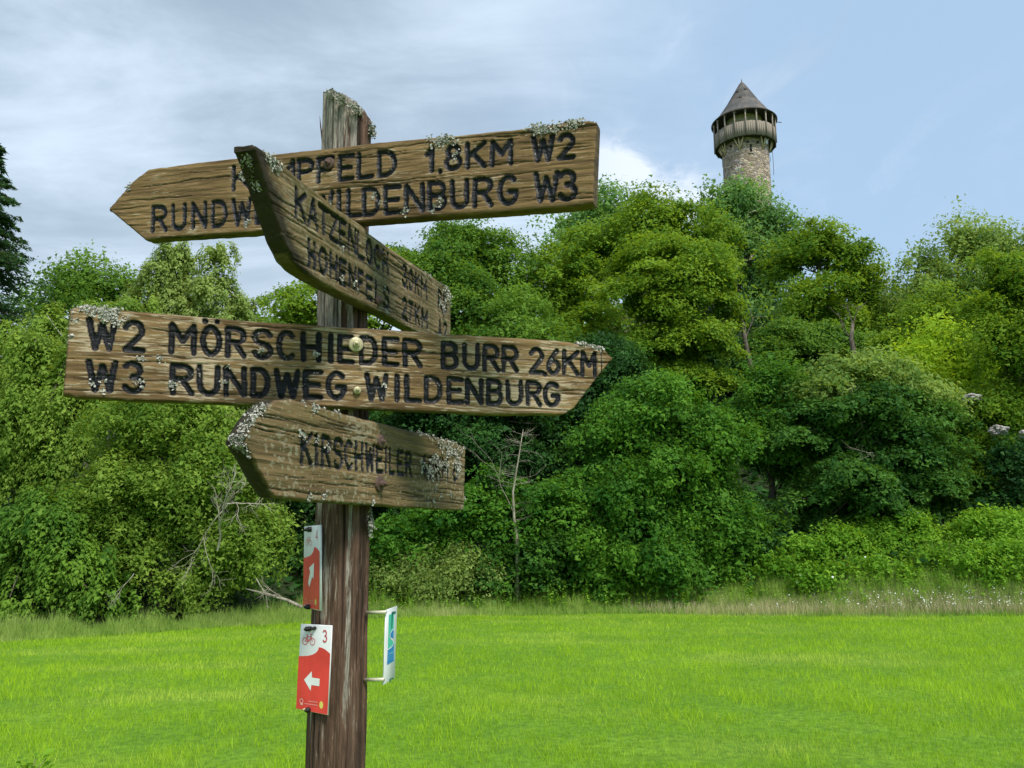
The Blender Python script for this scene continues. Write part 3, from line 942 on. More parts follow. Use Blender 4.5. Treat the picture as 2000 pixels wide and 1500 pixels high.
def bramble_bank():
    rg = np.random.default_rng(78)
    lobes = []
    for px, py, rx, ry, Y in [(q_[0], q_[1], q_[2], q_[3], q_[4] + 1.4) for q_ in [(1560, 1110, 70, 45, 32.5), (1640, 1090, 80, 42, 33), (1720, 1070, 80, 42, 33.3), (1810, 1060, 90, 45, 33), (1900, 1050, 90, 45, 32.5),
                              (1990, 1050, 80, 50, 32), (1600, 1140, 70, 26, 31.4), (1700, 1130, 90, 30, 31.4), (1820, 1120, 100, 32, 31), (1940, 1110, 100, 36, 30.4), (2040, 1100, 80, 40, 30)]]:
        c = pt(px, py, Y)
        k = Y / F_PX
        lobes.append((c, np.array([rx * k, 0.9, ry * k])))
    V, Fq, tint, P = crown(lobes, rg, 0.13, 0.45, 'dome', 1.1, back=0.6)
    me = mesh_np('bramble_thicket', V, Fq, G['bramble'], fattrs={'tint': tint})
    tag(link('bramble_thicket', me), 'tangle of green brambles on the bank at the right', 'brambles', kind='stuff')
    # white blossoms
    mb = MB()
    for i in range(16):
        q = P[rg.integers(len(P))] + [0, -0.3, 0.25]
        a = np.arange(5) * math.tau / 5
        r = rg.uniform(0.035, 0.06)
        mb.add(np.vstack([np.c_[np.cos(a) * r, 0 * a, np.sin(a) * r], [0, -0.02, 0]]) + q, (), [[5, k, (k + 1) % 5] for k in range(5)])
    tag(link('bramble_blossoms', mb.mesh('bramble_blossoms', M['whiteprint'])), 'few white blossoms on the bramble bank', 'flowers', kind='stuff')


bramble_bank()


# ---- spruce on the left edge
def spruce():
    rg = np.random.default_rng(5)
    Y = 40
    bx, by = pt(-62, 500, Y)[:2]
    zb = float(ground_z(bx, by))
    ztop = pt(-62, 235, Y)[2]
    root = link('spruce_tree', None, loc=(bx, by, zb))
    tag(root, 'dark spruce whose drooping branches enter at the left edge', 'tree')
    Hh = ztop - zb
    Ps, Ns, Al, Ti = [], [], [], []
    mb = MB()
    mb.tube([[0, 0, -0.3], [0, 0, Hh * 0.5], [0, 0, Hh]], [0.26, 0.15, 0.02], 8)
    z = Hh * 0.12
    while z < Hh * 0.99:
        f = 1 - z / Hh
        L = 0.3 + 7.0 * f ** 0.82
        nb = 7
        for b in range(nb):
            a = rg.uniform(0, math.tau)
            l = L * rg.uniform(0.7, 1.12)
            u = np.linspace(0, 1, 22)
            path = np.c_[np.cos(a) * u * l, np.sin(a) * u * l, z + 0.10 * l * u - 0.42 * l * u ** 2 + 0.16 * l * u ** 3]
            mb.tube(path[::4], 0.035 * (1 - 0.8 * u[::4]) * (0.3 + f), 4, False)
            side = np.array([-math.sin(a), math.cos(a), 0])
            for k in range(2, 22):
                wl = 0.34 * l * (1 - u[k]) ** 0.6 + 0.16
                m = int(5 + 8 * (wl))
                s = rg.uniform(-1, 1, m)
                q = path[k] + side * (s * wl * 0.8)[:, None] - np.array([0, 0, 1]) * (np.abs(s) * wl * 0.35 + rg.uniform(0, 0.3, m) * (0.3 + f))[:, None]
                q += np.array([math.cos(a), math.sin(a), 0]) * (np.abs(s) * wl * 0.4)[:, None]
                Ps.append(q)
                Ns.append(unit(rg.normal(size=(m, 3)) * 0.5 + [0, 0, 1]))
                Al.append(unit(side * np.sign(s)[:, None] + [math.cos(a) * 0.8, math.sin(a) * 0.8, -0.8]))
                Ti.append(rg.random(m) * 0.6 + 0.4 * u[k])
        z += 0.42 * (0.45 + f * 0.7)
    P, N, A, T = map(np.concatenate, (Ps, Ns, Al, Ti))
    V, Fq = leaves_at(P, N, 0.26, rg, 0.34, A)
    LEAF_TOTAL[0] += len(Fq)
    link('crown', mesh_np('crown', V, Fq, G['spruce'], fattrs={'tint': T}), root)
    link('trunk', mb.mesh('trunk', BARK, True), root)


spruce()


# ---- bare wood
def twigs(mb, p, d, L, r, depth, rg, spread=0.6, sides=4, grav=0.0):
    n = 6
    pts = [np.asarray(p, float)]
    d = np.asarray(d, float)
    for i in range(n):
        d = unit(d + rg.normal(0, 0.11, 3) + [0, 0, grav])
        pts.append(pts[-1] + d * L / n)
    t = np.linspace(0, 1, n + 1)
    mb.tube(pts, r * (1 - 0.55 * t), sides, False)
    if depth <= 0:
        return
    for k in range(rg.integers(3, 6)):
        i = rg.integers(2, n + 1)
        nd = unit(d + rg.normal(0, spread, 3))
        twigs(mb, pts[i], nd, L * rg.uniform(0.45, 0.75), r * 0.5, depth - 1, rg, spread, sides, grav)


def dead_trunk():
    rg = np.random.default_rng(21)
    Y = 33.2
    a, b, c = pt(1010, 1060, Y), pt(1002, 960, Y), pt(1022, 838, Y)
    gz = float(ground_z(a[0], Y))
    root = link('dead_tree', None, loc=(a[0], Y, gz))
    tag(root, 'thin bare dead tree with grey twigs left of the big maple', 'tree')
    o = np.array(root.location)
    mb = MB()
    path = np.array([[a[0], Y, gz - 0.2], a, pt(1004, 1010, Y), b, pt(1012, 900, Y), c])
    mb.tube(path - o, [0.09, 0.075, 0.06, 0.045, 0.03, 0.01], 7)
    tw = MB()
    for k in range(34):
        t = rg.uniform(0.05, 0.97)
        p = b + (c - b) * t if rg.random() < 0.7 else a + (b - a) * rg.uniform(0.2, 1)
        s = rg.choice([-1, 1])
        twigs(tw, p - o, unit(np.array([s * 1.0, rg.normal(0, 0.5), 0.30])), rg.uniform(0.35, 1.0) * (1.2 - 0.6 * t), 0.009, 1, rg, 0.45)
    twigs(tw, pt(1002, 1000, Y) - o, unit(np.array([-0.38, 0, 1.0])), 2.4, 0.018, 2, rg, 0.40)
    link('trunk', mb.mesh('trunk', DEADG, True), root)
    link('twigs', tw.mesh('twigs', DEADG), root)


dead_trunk()


def dead_branches(Y, items, host_label, name='dead_branch'):
    for i, (px0, py0, dx, dz, L, r, dep, seed, lab) in enumerate(items):
        rg = np.random.default_rng(seed)
        mb = MB()
        p = pt(px0, py0, Y)
        twigs(mb, [0, 0, 0], unit(np.array([dx, -0.15, dz])), L, r, dep, rg, 0.55)
        o = link(name, mb.mesh(name, DEAD), loc=tuple(p))
        tag(o, lab, 'branch')


dead_branches(27.7, [
    (425, 1075, 0.10, 1.0, 1.9, 0.042, 3, 3, 'bleached dead branch sticking up out of the light green tree'),
    (438, 985, 1.0, -0.10, 1.5, 0.030, 3, 4, 'grey dead branch reaching right towards the post'),
    (445, 985, -1.0, -0.75, 1.9, 0.032, 3, 6, 'grey dead branch hanging down to the left in the light green tree'),
    (440, 975, 0.3, 0.8, 0.8, 0.024, 2, 9, 'short forked dead twig at the top of the bleached branches'),
    (500, 1130, 0.5, -0.8, 0.7, 0.020, 2, 11, 'small grey twig drooping over the lawn edge left of the post'),
    (262, 1120, -0.3, -0.8, 0.9, 0.016, 2, 8, 'thin bare twig hanging low over the lawn on the left')], '')
dead_branches(72, [
    (1728, 590, 0.15, 1.0, 3.2, 0.06, 3, 12, 'leafless treetop standing in the dip of the skyline')], '')
mb = MB()
o0 = pt(590, 1186, 27.9)
mb.tube([pt(480, 1150, 28.2) - o0, pt(520, 1160, 28.0) - o0, pt(560, 1172, 28.0) - o0, [0, 0, 0]], [0.012, 0.05, 0.055, 0.06], 7)
twigs(mb, pt(555, 1170, 28) - o0, unit(np.array([-0.8, -0.2, 0.5])), 0.8, 0.022, 2, np.random.default_rng(4), 0.5)
tag(link('fallen_branch', mb.mesh('fallen_branch', DEADG), loc=tuple(o0)), 'fallen grey branch lying beside the lawn left of the post', 'branch')
dead_branches(36.2, [
    (1735, 930, -0.35, 1.0, 2.3, 0.035, 3, 15, 'bare upright stems showing inside the dark elm')], '')


def bare_stem(label, Y, pts, r, seed):
    rg = np.random.default_rng(seed)
    P = [pt(x, y, Y) for x, y in pts]
    gz = float(ground_z(P[0][0], Y))
    root = link('leafless_stem', None, loc=(P[0][0], Y, gz))
    tag(root, label, 'tree')
    o = np.array(root.location)
    mb = MB()
    allp = [np.array([P[0][0], Y, min(gz, P[0][2]) - 0.3])] + P
    mb.tube([q - o for q in allp], np.linspace(r * 1.25, r * 0.55, len(allp)), 8)
    for k in range(3):
        i = rg.integers(1, len(P))
        twigs(mb, P[i] - o, unit(np.array([rg.choice([-1, 1]) * 0.5, 0.5, 1.2])), rg.uniform(1.2, 2.0), r * 0.25, 1, rg, 0.5)
    link('trunk', mb.mesh('trunk', BARK, True), root)


bare_stem('pale slanting trunk below the ash at the tower foot', 51.5, [(1472, 735), (1462, 700), (1455, 665), (1452, 630)], 0.22, 1)
bare_stem('short grey double stem under the rounded ridge tree', 53, [(1668, 690), (1662, 660), (1666, 632)], 0.20, 2)


# ---- rocks
def rock_mat():
    m, nt = new_mat('pale_quartzite')
    t = nt.n('ShaderNodeTexCoord').outputs['Object']
    n1 = nt.noise(t, 2.5, 6, 0.65)
    finish(nt, nt.mix(nt.smooth(n1, 0.36, 0.6), (0.16, 0.14, 0.12, 1), (0.58, 0.55, 0.52, 1)), 0.9, n1, 0.1)
    return m


ROCK = rock_mat()


def rock(px, py, Y, sx, sy, sz, seed, label):
    import bmesh
    bm = bmesh.new()
    bmesh.ops.create_icosphere(bm, subdivisions=4, radius=1.0)
    co = np.array([v.co[:] for v in bm.verts])
    n = fbm(co[:, 0] * 1.4 + seed, co[:, 1] * 1.4, co[:, 2] * 1.4, seed, 4)
    n2 = np.floor(vnoise(co[:, 0] * 2.6 + seed, co[:, 1] * 2.6, co[:, 2] * 2.6, seed + 5) * 4) / 4
    s = 0.40 + 0.75 * n + 0.45 * n2
    co = co * s[:, None] * [sx, sy, sz]
    for v, c in zip(bm.verts, co):
        v.co = c
    me = bpy.data.meshes.new('rock')
    bm.to_mesh(me); bm.free()
    me.materials.append(ROCK)
    o = link('rock', me, loc=tuple(pt(px, py, Y)))
    tag(o, label, 'rock')


rock(1897, 777, 39.0, 0.50, 0.5, 0.24, 1, 'white rock showing between leaves on the right slope')
rock(1950, 842, 37.6, 0.42, 0.5, 0.28, 2, 'grey jagged rock below the white rock on the right slope')
rock(2004, 852, 36.5, 0.30, 0.5, 0.30, 3, 'brownish rock cut off at the right edge of the picture')


# ------------------------------------------------------------------ tower
def stone_mat():
    m, nt = new_mat('rubble_stone')
    t = nt.n('ShaderNodeTexCoord').outputs['Object']
    v = nt.n('ShaderNodeTexVoronoi', {'Vector': nt.mapping(t, (1, 1, 1.45)), 'Scale': 2.0, 'Randomness': 1.0})
    e = nt.n('ShaderNodeTexVoronoi', {'Vector': nt.mapping(t, (1, 1, 1.45)), 'Scale': 2.0, 'Randomness': 1.0}, feature='DISTANCE_TO_EDGE')
    hs = nt.n('ShaderNodeSeparateColor', {0: v.outputs['Color']})
    c1 = nt.mix(nt.smooth(hs.outputs[0], 0.1, 0.9), (0.29, 0.225, 0.160, 1), (0.56, 0.46, 0.34, 1))
    c2 = nt.mix(nt.smooth(hs.outputs[1], 0.75, 0.95), c1, (0.55, 0.50, 0.44, 1))
    c3 = nt.mix(nt.math('MULTIPLY', nt.smooth(hs.outputs[2], 0.7, 0.9), 0.6), c2, (0.20, 0.16, 0.20, 1))
    mort = nt.smooth(e.outputs['Distance'], 0.0, 0.09)
    col = nt.mix(mort, (0.26, 0.22, 0.17, 1), c3)
    n1 = nt.noise(t, 12, 4, 0.6)
    finish(nt, col, 0.95, nt.math('ADD', nt.smooth(e.outputs['Distance'], 0, 0.2), nt.math('MULTIPLY', n1, 0.4)), 0.08)
    return m


def weather_mat(name, a, b, s=(3, 3, 0.7), sc=2.5):
    m, nt = new_mat(name)
    t = nt.n('ShaderNodeTexCoord').outputs['Object']
    n1 = nt.noise(nt.mapping(t, s), sc, 6, 0.65)
    finish(nt, nt.mix(nt.smooth(n1, 0.33, 0.68), c4(a), c4(b)), 0.9, n1, 0.02)
    return m


def slate_mat():
    m, nt = new_mat('slate_roof')
    tcs = nt.n('ShaderNodeTexCoord').outputs['Object']
    n1 = nt.noise(tcs, 0.9, 6, 0.65)
    n2 = nt.noise(nt.mapping(tcs, (5, 5, 7)), 2.0, 3, 0.6)
    top = nt.smooth(nt.n('ShaderNodeSeparateXYZ', {0: tcs}).outputs[2], 2.2, 4.2)
    c = nt.mix(nt.smooth(n2, 0.35, 0.65), (0.062, 0.062, 0.064, 1), (0.13, 0.127, 0.124, 1))
    c = nt.mix(nt.math('MULTIPLY', nt.smooth(nt.math('ADD', n1, nt.math('MULTIPLY', top, 0.14)), 0.60, 0.76), 0.45), c, (0.24, 0.19, 0.16, 1))
    finish(nt, c, 0.75, n2, 0.03)
    return m


def tower():
    YT = 110.0
    ax = pt(1456, 300, YT)
    cx0, cy0 = ax[0], ax[1]
    z_eave = pt(1395, 243, YT)[2]
    z_apex = pt(1456, 158, YT)[2]
    z_bot = pt(1397, 289, YT)[2]
    z_rail = pt(1397, 263, YT)[2]
    kx = YT / ray(1456, 300)[1] / F_PX
    r_eave, r_gal, r_sh, r_in = 62.5 * kx, 57 * kx, 43.5 * kx, 34 * kx
    gz = float(ground_z(cx0, cy0))
    base = z_eave
    root = link('stone_tower', None, loc=(cx0, cy0, gz))
    tag(root, 'round stone lookout tower with wooden gallery and pointed slate roof on the hill', 'tower')
    O = np.array([0, 0, -gz])
    STONE = stone_mat()
    TIM = weather_mat('grey_timber', (0.15, 0.128, 0.10), (0.40, 0.35, 0.285), (9, 9, 0.8), 3)
    NEW = weather_mat('pale_new_timber', (0.60, 0.48, 0.24), (0.80, 0.68, 0.40))
    DARKT = weather_mat('dark_timber', (0.05, 0.042, 0.035), (0.10, 0.085, 0.07))
    PLASTER = weather_mat('gallery_plaster', (0.36, 0.30, 0.23), (0.50, 0.43, 0.34), (1, 1, 1), 1.5)
    SL = slate_mat()
    Z = lambda z: z - gz
    # shaft with real stone relief
    nseg, nz = 190, 120
    z0, z1 = Z(z_bot - 19.0), Z(z_bot + 0.05)
    a = np.arange(nseg) / nseg * math.tau
    zz = np.linspace(z0, z1, nz)
    A, ZZ = np.meshgrid(a, zz)
    rr = r_sh + 0.10 * (vnoise(A * r_sh * 2.4, ZZ * 3.3, seed=3) - 0.5) + 0.06 * (vnoise(A * r_sh * 5, ZZ * 6, seed=4) - 0.5)
    Vv = np.c_[(rr * np.cos(A)).ravel(), (rr * np.sin(A)).ravel(), ZZ.ravel()]
    i, j = np.meshgrid(np.arange(nseg), np.arange(nz - 1))
    i, j = i.ravel(), j.ravel()
    Fq = np.c_[j * nseg + i, j * nseg + (i + 1) % nseg, (j + 1) * nseg + (i + 1) % nseg, (j + 1) * nseg + i]
    link('shaft', mesh_np('shaft', Vv, Fq, STONE, True), root)
    # small dark holes of the shaft
    def at(r, ang, z):
        return np.array([r * math.cos(ang), r * math.sin(ang), z])
    FRONT = -math.pi / 2 - math.atan2(-cx0, cy0) * -1     # towards the camera
    FRONT = math.atan2(-cy0, -cx0)
    mb = MB()
    c = at(r_sh - 0.12, FRONT + 0.24, Z(z_bot - 1.75))
    mb.box(c, (0.34, 0.30, 1.15), FRONT + 0.24)
    link('slit_window', mb.mesh('slit_window', M['black']), root)
    mb = MB()
    mb.box(at(r_sh + 0.03, FRONT + 0.24, Z(z_bot - 1.02)), (0.16, 1.1, 0.20), FRONT + 0.24)
    link('window_lintel', mb.mesh('window_lintel', PLASTER), root)
    mb = MB()
    mb.box(at(r_sh + 0.03, FRONT + 0.24, Z(z_bot - 2.45)), (0.16, 0.7, 0.16), FRONT + 0.24)
    link('window_sill', mb.mesh('window_sill', PLASTER), root)
    for da in (-0.62, -0.28, 0.12, 0.55, 0.95):
        mb = MB(); mb.box(at(r_sh, FRONT + da, Z(z_bot - 0.75)), (0.30, 0.30, 0.34), FRONT + da)
        link('beam_hole', mb.mesh('beam_hole', M['black']), root)
    # gallery floor with joists
    mb = MB()
    mb.lathe([(r_sh - 0.3, Z(z_bot) + 0.0), (r_gal - 0.06, Z(z_bot)), (r_gal - 0.06, Z(z_bot) + 0.16), (r_in - 0.3, Z(z_bot) + 0.16)], sides=64)
    link('gallery_floor', mb.mesh('gallery_floor', DARKT), root)
    mb = MB(); mb.lathe([(r_in, Z(z_bot) + 0.16), (r_in, Z(z_eave) + 0.4)], sides=48)
    link('inner_wall', mb.mesh('inner_wall', PLASTER, True), root)
    # balustrade of upright planks
    zr0, zr1 = Z(z_bot) - 0.10, Z(z_rail)
    npk = 84
    pm = MB(); pm.box((0, 0, (zr1 - zr0) / 2), (0.05, math.tau * r_gal / npk * 0.90, zr1 - zr0))
    pme = pm.mesh('plank', TIM)
    prng = random.Random(4)
    pts_ = []
    for k in range(npk):
        an = k / npk * math.tau
        o = link('plank', pme, root)
        o.location = at(r_gal + 0.015 * prng.uniform(-1, 1), an, zr0 + prng.uniform(-0.05, 0.03))
        o.rotation_euler = (0, 0, an)
    mb = MB()
    for zz_ in (zr1 - 0.10, zr0 + 0.15):
        mb.lathe([(r_gal - 0.20, zz_ - 0.06), (r_gal - 0.05, zz_ - 0.06), (r_gal - 0.05, zz_ + 0.06), (r_gal - 0.20, zz_ + 0.06), (r_gal - 0.20, zz_ - 0.06)], sides=64)
    link('gallery_rail', mb.mesh('gallery_rail', DARKT), root)
    # gallery posts with flared heads
    npo = 18
    pm = MB()
    hp = Z(z_eave) - zr0 + 0.22
    pm.box((0, 0, hp / 2), (0.17, 0.17, hp))
    pm.tube([[0, 0, hp - 0.75], [0, 0, hp - 0.02]], [0.10, 0.26], 4)
    pmm = pm.mesh('gallery_post', TIM)
    for k in range(npo):
        an = FRONT + 0.06 + k / npo * math.tau
        o = link('gallery_post', pmm, root)
        o.location = at(r_gal + 0.10, an, zr0)
        o.rotation_euler = (0, 0, an)
    # roof
    ze, za = Z(z_eave), Z(z_apex)
    mb = MB()
    prof = [(0.02, za), (r_eave * 0.25, ze + (za - ze) * 0.72), (r_eave * 0.5, ze + (za - ze) * 0.43), (r_eave * 0.78, ze + (za - ze) * 0.155), (r_eave * 0.90, ze + (za - ze) * 0.06), (r_eave, ze + 0.10),
            (r_eave, ze), (r_eave - 0.35, ze - 0.02), (r_eave - 0.5, ze + 0.15), (r_in - 0.2, ze + 0.40)]
    mb.lathe(prof[:5], sides=64)
    V_ = mb.mesh('roof', SL, True)
    rf = link('roof', V_, root)
    rf.location = (0, 0, 0)
    mb = MB(); mb.lathe(prof[4:], sides=64)
    link('eave', mb.mesh('eave', DARKT), root)
    # slate courses
    mb = MB()
    for q in range(26):
        f = 0.04 + q / 26 * 0.9
        pr = np.array(prof[:6])
        zq = ze + 0.12 + (za - ze) * f * 0.98
        rq = np.interp(zq, pr[::-1, 1], pr[::-1, 0])
        mb.lathe([(rq + 0.045, zq), (rq + 0.035 - 0.0, zq + 0.05), (max(rq - 0.12, 0.01), zq + 0.24)], sides=64)
    cs = link('slate_courses', mb.mesh('slate_courses', SL), root)
    mb = MB()
    mb.tube([[0, 0, za - 0.3], [0, 0, za + 0.35]], [0.09, 0.02], 6)
    link('finial', mb.mesh('finial', M['rust']), root)
    # little roof hatches
    for da, fz in ((-0.45, 0.66), (0.35, 0.70), (-0.12, 0.44)):
        zq = ze + (za - ze) * fz
        pr = np.array(prof[:6]); rq = np.interp(zq, pr[::-1, 1], pr[::-1, 0])
        mb = MB(); mb.box(at(rq + 0.02, FRONT + da, zq), (0.28, 0.42, 0.30), FRONT + da)
        link('roof_hatch', mb.mesh('roof_hatch', DARKT), root)
    # raking struts under the gallery
    sm = 0
    for da, spread in ((-1.25, 0.16), (-0.98, 0.16), (-0.22, 0.17), (0.82, 0.20), (1.45, 0.16)):
        foot = at(r_sh + 0.06, FRONT + da, Z(z_bot - 1.75 + (0.2 if abs(da) > 0.5 else 0)))
        for s in (-1, 0, 1):
            head = at(r_gal - 0.45, FRONT + da + s * spread, Z(z_bot) - 0.02)
            mb = MB(); mb.tube([foot, head], [0.075, 0.075], 4)
            link('strut', mb.mesh('strut', NEW), root)
    # pale box hanging under the gallery on the right, cables and the pole under the eave
    mb = MB(); mb.box(at(r_sh + 0.35, FRONT + 0.93, Z(z_bot) - 0.55), (0.4, 0.36, 0.85), FRONT + 0.93)
    link('switch_box', mb.mesh('switch_box', M['white_plate']), root)
    rt = math.cos(0)
    for x_, dz, l in ((r_gal - 0.55, 0, 5.6), (r_gal - 0.95, -1.6, 1.8)):
        mb = MB(); mb.tube([[x_, -0.6, Z(z_bot) - 0.1 + dz], [x_ + 0.05, -0.6, Z(z_bot) - l / 2 + dz], [x_, -0.6, Z(z_bot) - l + dz + 0.9]], 0.035, 4)
        link('cable', mb.mesh('cable', M['black']), root)
    mb = MB(); mb.tube([[-r_gal + 0.6, -0.9, Z(z_bot) - 0.1], [-r_gal + 0.62, -0.9, Z(z_bot) - 3.6]], 0.035, 4)
    link('cable', mb.mesh('cable', M['black']), root)
    mb = MB(); mb.tube([[r_eave - 0.3, -0.5, ze + 0.15], [r_eave + 0.65, -0.7, ze - 0.05]], 0.06, 5)
    link('eave_pole', mb.mesh('eave_pole', DARKT), root)


tower()

# ------------------------------------------------------------------ signpost
YP = 1.80


class Plane:
    """upright plane through the place seen at (px,py) at distance Y; b = how fast it recedes to the right"""
    def __init__(self, p0, b, edges=None):
        self.p0 = np.asarray(p0, float)
        d = np.array([1, b, 0.0]); d /= np.linalg.norm(d)
        self.d = d
        self.n = np.array([d[1], -d[0], 0.0])
        self.u = np.array([0, 0, 1.0])
        if edges:       # turn the board in its own plane so that its length runs along local X
            sl = []
            for a, b_ in edges:
                q0, q1 = self.st(*a), self.st(*b_)
                sl.append(math.atan2(q1[1] - q0[1], q1[0] - q0[0]))
            t = sum(sl) / len(sl)
            self.d, self.u = d * math.cos(t) + self.u * math.sin(t), self.u * math.cos(t) - d * math.sin(t)
        d, u = self.d, self.u
        self.M = Matrix(((d[0], -self.n[0], u[0], self.p0[0]), (d[1], -self.n[1], u[1], self.p0[1]), (d[2], -self.n[2], u[2], self.p0[2]), (0, 0, 0, 1)))

    def st(self, px, py):
        r = ray(px, py)
        c = np.array([0, 0, CAMZ])
        k = (self.p0 - c).dot(self.n) / r.dot(self.n)
        q = c + r * k - self.p0
        return np.array([q.dot(self.d), q.dot(self.u)])

    def sts(self, pts):
        return np.array([self.st(*p) for p in pts])


A_bot, A_top = pt(660, 1500, YP), pt(680, 185, YP)
ax_dir = (A_top - A_bot) / (A_top[2] - A_bot[2])
gzp = float(ground_z(A_bot[0], YP))
P_base = A_bot + ax_dir * (gzp - A_bot[2])
SIGN = link('signpost', None, loc=tuple(P_base))
SIGN.empty_display_size = 0.3
tag(SIGN, 'weathered wooden signpost carrying four carved arrow boards and small trail plates', 'signpost')
INV = Matrix.Translation(-Vector(P_base))


AXP = np.array([pt(px, py, YP) for py, px in ((1500, 657), (1400, 659.5), (1200, 664.5), (1000, 670.5), (800, 671), (590, 670), (230, 679), (185, 680))])


def axis_at(z):
    return np.array([np.interp(z, AXP[:, 2], AXP[:, 0]) if z > AXP[0, 2] else AXP[0, 0] + (z - AXP[0, 2]) * ax_dir[0], YP, z])


def build_post():
    zt = A_top[2] + 0.004
    z0 = gzp - 0.25
    H = zt - z0
    ns, nz = 132, 600
    a = np.arange(ns) / ns * math.tau
    t = np.linspace(0, 1, nz)
    # finer rows where the camera looks
    A, T = np.meshgrid(a, t)
    Zr = z0 + T * H
    rad = np.interp(Zr, [1.0, 1.25, 1.7, 2.2, 2.7], [0.0640, 0.0625, 0.0590, 0.0575, 0.0575])
    # slightly squared off section
    sq = 1.0 - 0.035 * np.cos(4 * (A + 0.5)) - 0.02 * np.cos(2 * A + 0.8)
    s = A * 0.065
    per = lambda fx, fz, sd: fbm(np.cos(A) * fx, np.sin(A) * fx, Zr * fz, sd, 3)
    rel = 0.0060 * (per(3.2, 1.2, 2) - 0.5) + 0.0075 * (per(13, 1.5, 3) - 0.5) + 0.0032 * (per(34, 5, 4) - 0.5)
    # split-off slabs: steps in the surface
    slab = np.clip((per(4.0, 0.9, 21) - 0.55) * 22, 0, 1)
    rel = rel - 0.0035 * slab
    # drying cracks
    dirt_shade = np.zeros_like(A)
    crng = random.Random(3)
    for k in range(80):
        ac = crng.uniform(0, math.tau)
        zc = crng.uniform(z0, zt); L = crng.uniform(0.15, 0.9)
        wv = 0.05 * (vnoise(Zr * 3.1 + k, Zr * 0, seed=k) - 0.5) + 0.03 * (vnoise(Zr * 14 + k, Zr * 0, seed=k + 7) - 0.5)
        da = (A - ac - wv + math.pi) % math.tau - math.pi
        w = crng.uniform(0.0013, 0.0034) / 0.065
        taper = np.clip(1 - ((Zr - zc) / (L / 2)) ** 2, 0, 1)
        g_ = np.clip(1 - np.abs(da) / (w * (0.5 + taper) + 1e-6), 0, 1) * (taper > 0) * np.sqrt(taper)
        rel = rel - 0.0075 * g_
        dirt_shade = np.maximum(dirt_shade, np.clip(g_ * 1.5, 0, 1))
    r = rad * sq + rel
    X_ = r * np.cos(A); Y2 = r * np.sin(A)
    # slanted, rotten top
    tx = X_ / 0.062
    cut = 0.012 + 0.052 * np.clip(tx + 0.75, 0, 3) ** 1.2 * 0.62 + 0.010 * (vnoise(X_ * 90 + 5, Y2 * 90, seed=5) - 0.5)
    Zr2 = np.minimum(Zr, zt - cut)
    ex = np.clip((Zr - (zt - cut)) / 0.05, 0, 1)
    shrink = np.where(Zr > zt - cut, 1 - 0.0 * ex, 1.0)
    axx = np.interp(Zr2, AXP[:, 2], AXP[:, 0]) + np.minimum(Zr2 - AXP[0, 2], 0) * ax_dir[0]
    axx = np.apply_along_axis(lambda q: np.convolve(np.pad(q, 20, mode='edge'), np.ones(41) / 41, 'valid'), 0, axx)
    axy = YP + 0 * axx
    Vv = np.c_[(axx + X_ * shrink).ravel(), (axy + Y2 * shrink).ravel(), Zr2.ravel()]
    i, j = np.meshgrid(np.arange(ns), np.arange(nz - 1))
    i, j = i.ravel(), j.ravel()
    Fq = np.c_[j * ns + i, j * ns + (i + 1) % ns, (j + 1) * ns + (i + 1) % ns, (j + 1) * ns + i]
    # drop the collapsed rows above the cut
    zq = Vv[Fq][:, :, 2]
    Fq = Fq[(zq.max(1) - zq.min(1)) > 1e-5]
    # end grain: inner rings
    tops = Vv[(nz - 1) * ns:(nz) * ns]
    base_i = len(Vv)
    rings = [tops]
    ctr = tops.mean(0)
    extra, F2 = [], []
    prev = np.arange((nz - 1) * ns, nz * ns)
    for q, f in enumerate((0.9, 0.75, 0.55, 0.35, 0.15)):
        ring = ctr + (tops - ctr) * f
        hx = (ring[:, 0] - ctr[0]) / 0.062
        ring[:, 2] = zt - (0.012 + 0.052 * np.clip(hx + 0.75, 0, 3) ** 1.2 * 0.62) + 0.008 * (vnoise(ring[:, 0] * 120, ring[:, 1] * 120, seed=9) - 0.5) - 0.004 * (1 - f)
        cur = base_i + q * ns + np.arange(ns)
        extra.append(ring)
        F2.append(np.c_[prev, np.roll(prev, -1), np.roll(cur, -1), cur])
        prev = cur
    Vv = np.vstack([Vv] + extra + [ctr[None] - [0, 0, 0.02]])
    F3 = np.c_[prev, np.roll(prev, -1), np.full(ns, len(Vv) - 1)]
    Fq = np.vstack([Fq] + F2)
    dd = np.concatenate([dirt_shade.ravel(), np.full(len(Vv) - A.size, 0.35)])
    gy = np.clip(0.30 + 0.75 * np.cos(A - math.pi * 1.10), 0, 1) + 0.55 * np.exp(-((A - 5.25) / 0.16) ** 2) + 0.5 * slab
    gy = gy * (0.35 + 0.75 * np.clip((Zr - 1.75) / 0.5, 0, 1.2)) + 0.45 * np.exp(-((A - 5.2) / 0.13) ** 2) * np.clip((Zr - 1.2) / 0.2, 0, 1)
    gy = np.concatenate([gy.ravel(), np.full(len(Vv) - A.size, 0.6)])
    Vv = Vv - P_base
    o = link('post', mesh_np('post', Vv, [Fq, F3], M['post'], True, attrs={'dirt_shade': dd, 'grey': gy}), SIGN)
    o['label'] = 'cracked round brown post with a slanting rotten top'
    # splinter standing off at the left of the top
    mb = MB()
    q = [pt(632, 300, 1.78), pt(629, 270, 1.78), pt(626, 245, 1.778), pt(624.5, 226, 1.776)]
    mb.tube([k - P_base for k in q], [0.0028, 0.0022, 0.0016, 0.0004], 5)
    link('splinter', mb.mesh('splinter', M['post'], True), o)
    return o


POST = build_post()

# stroke letters on a unit box
def arc(cx_, cy_, rx, ry, a0, a1, n=9):
    t = np.linspace(R(a0), R(a1), n)
    return [(cx_ + rx * math.cos(k), cy_ + ry * math.sin(k)) for k in t]


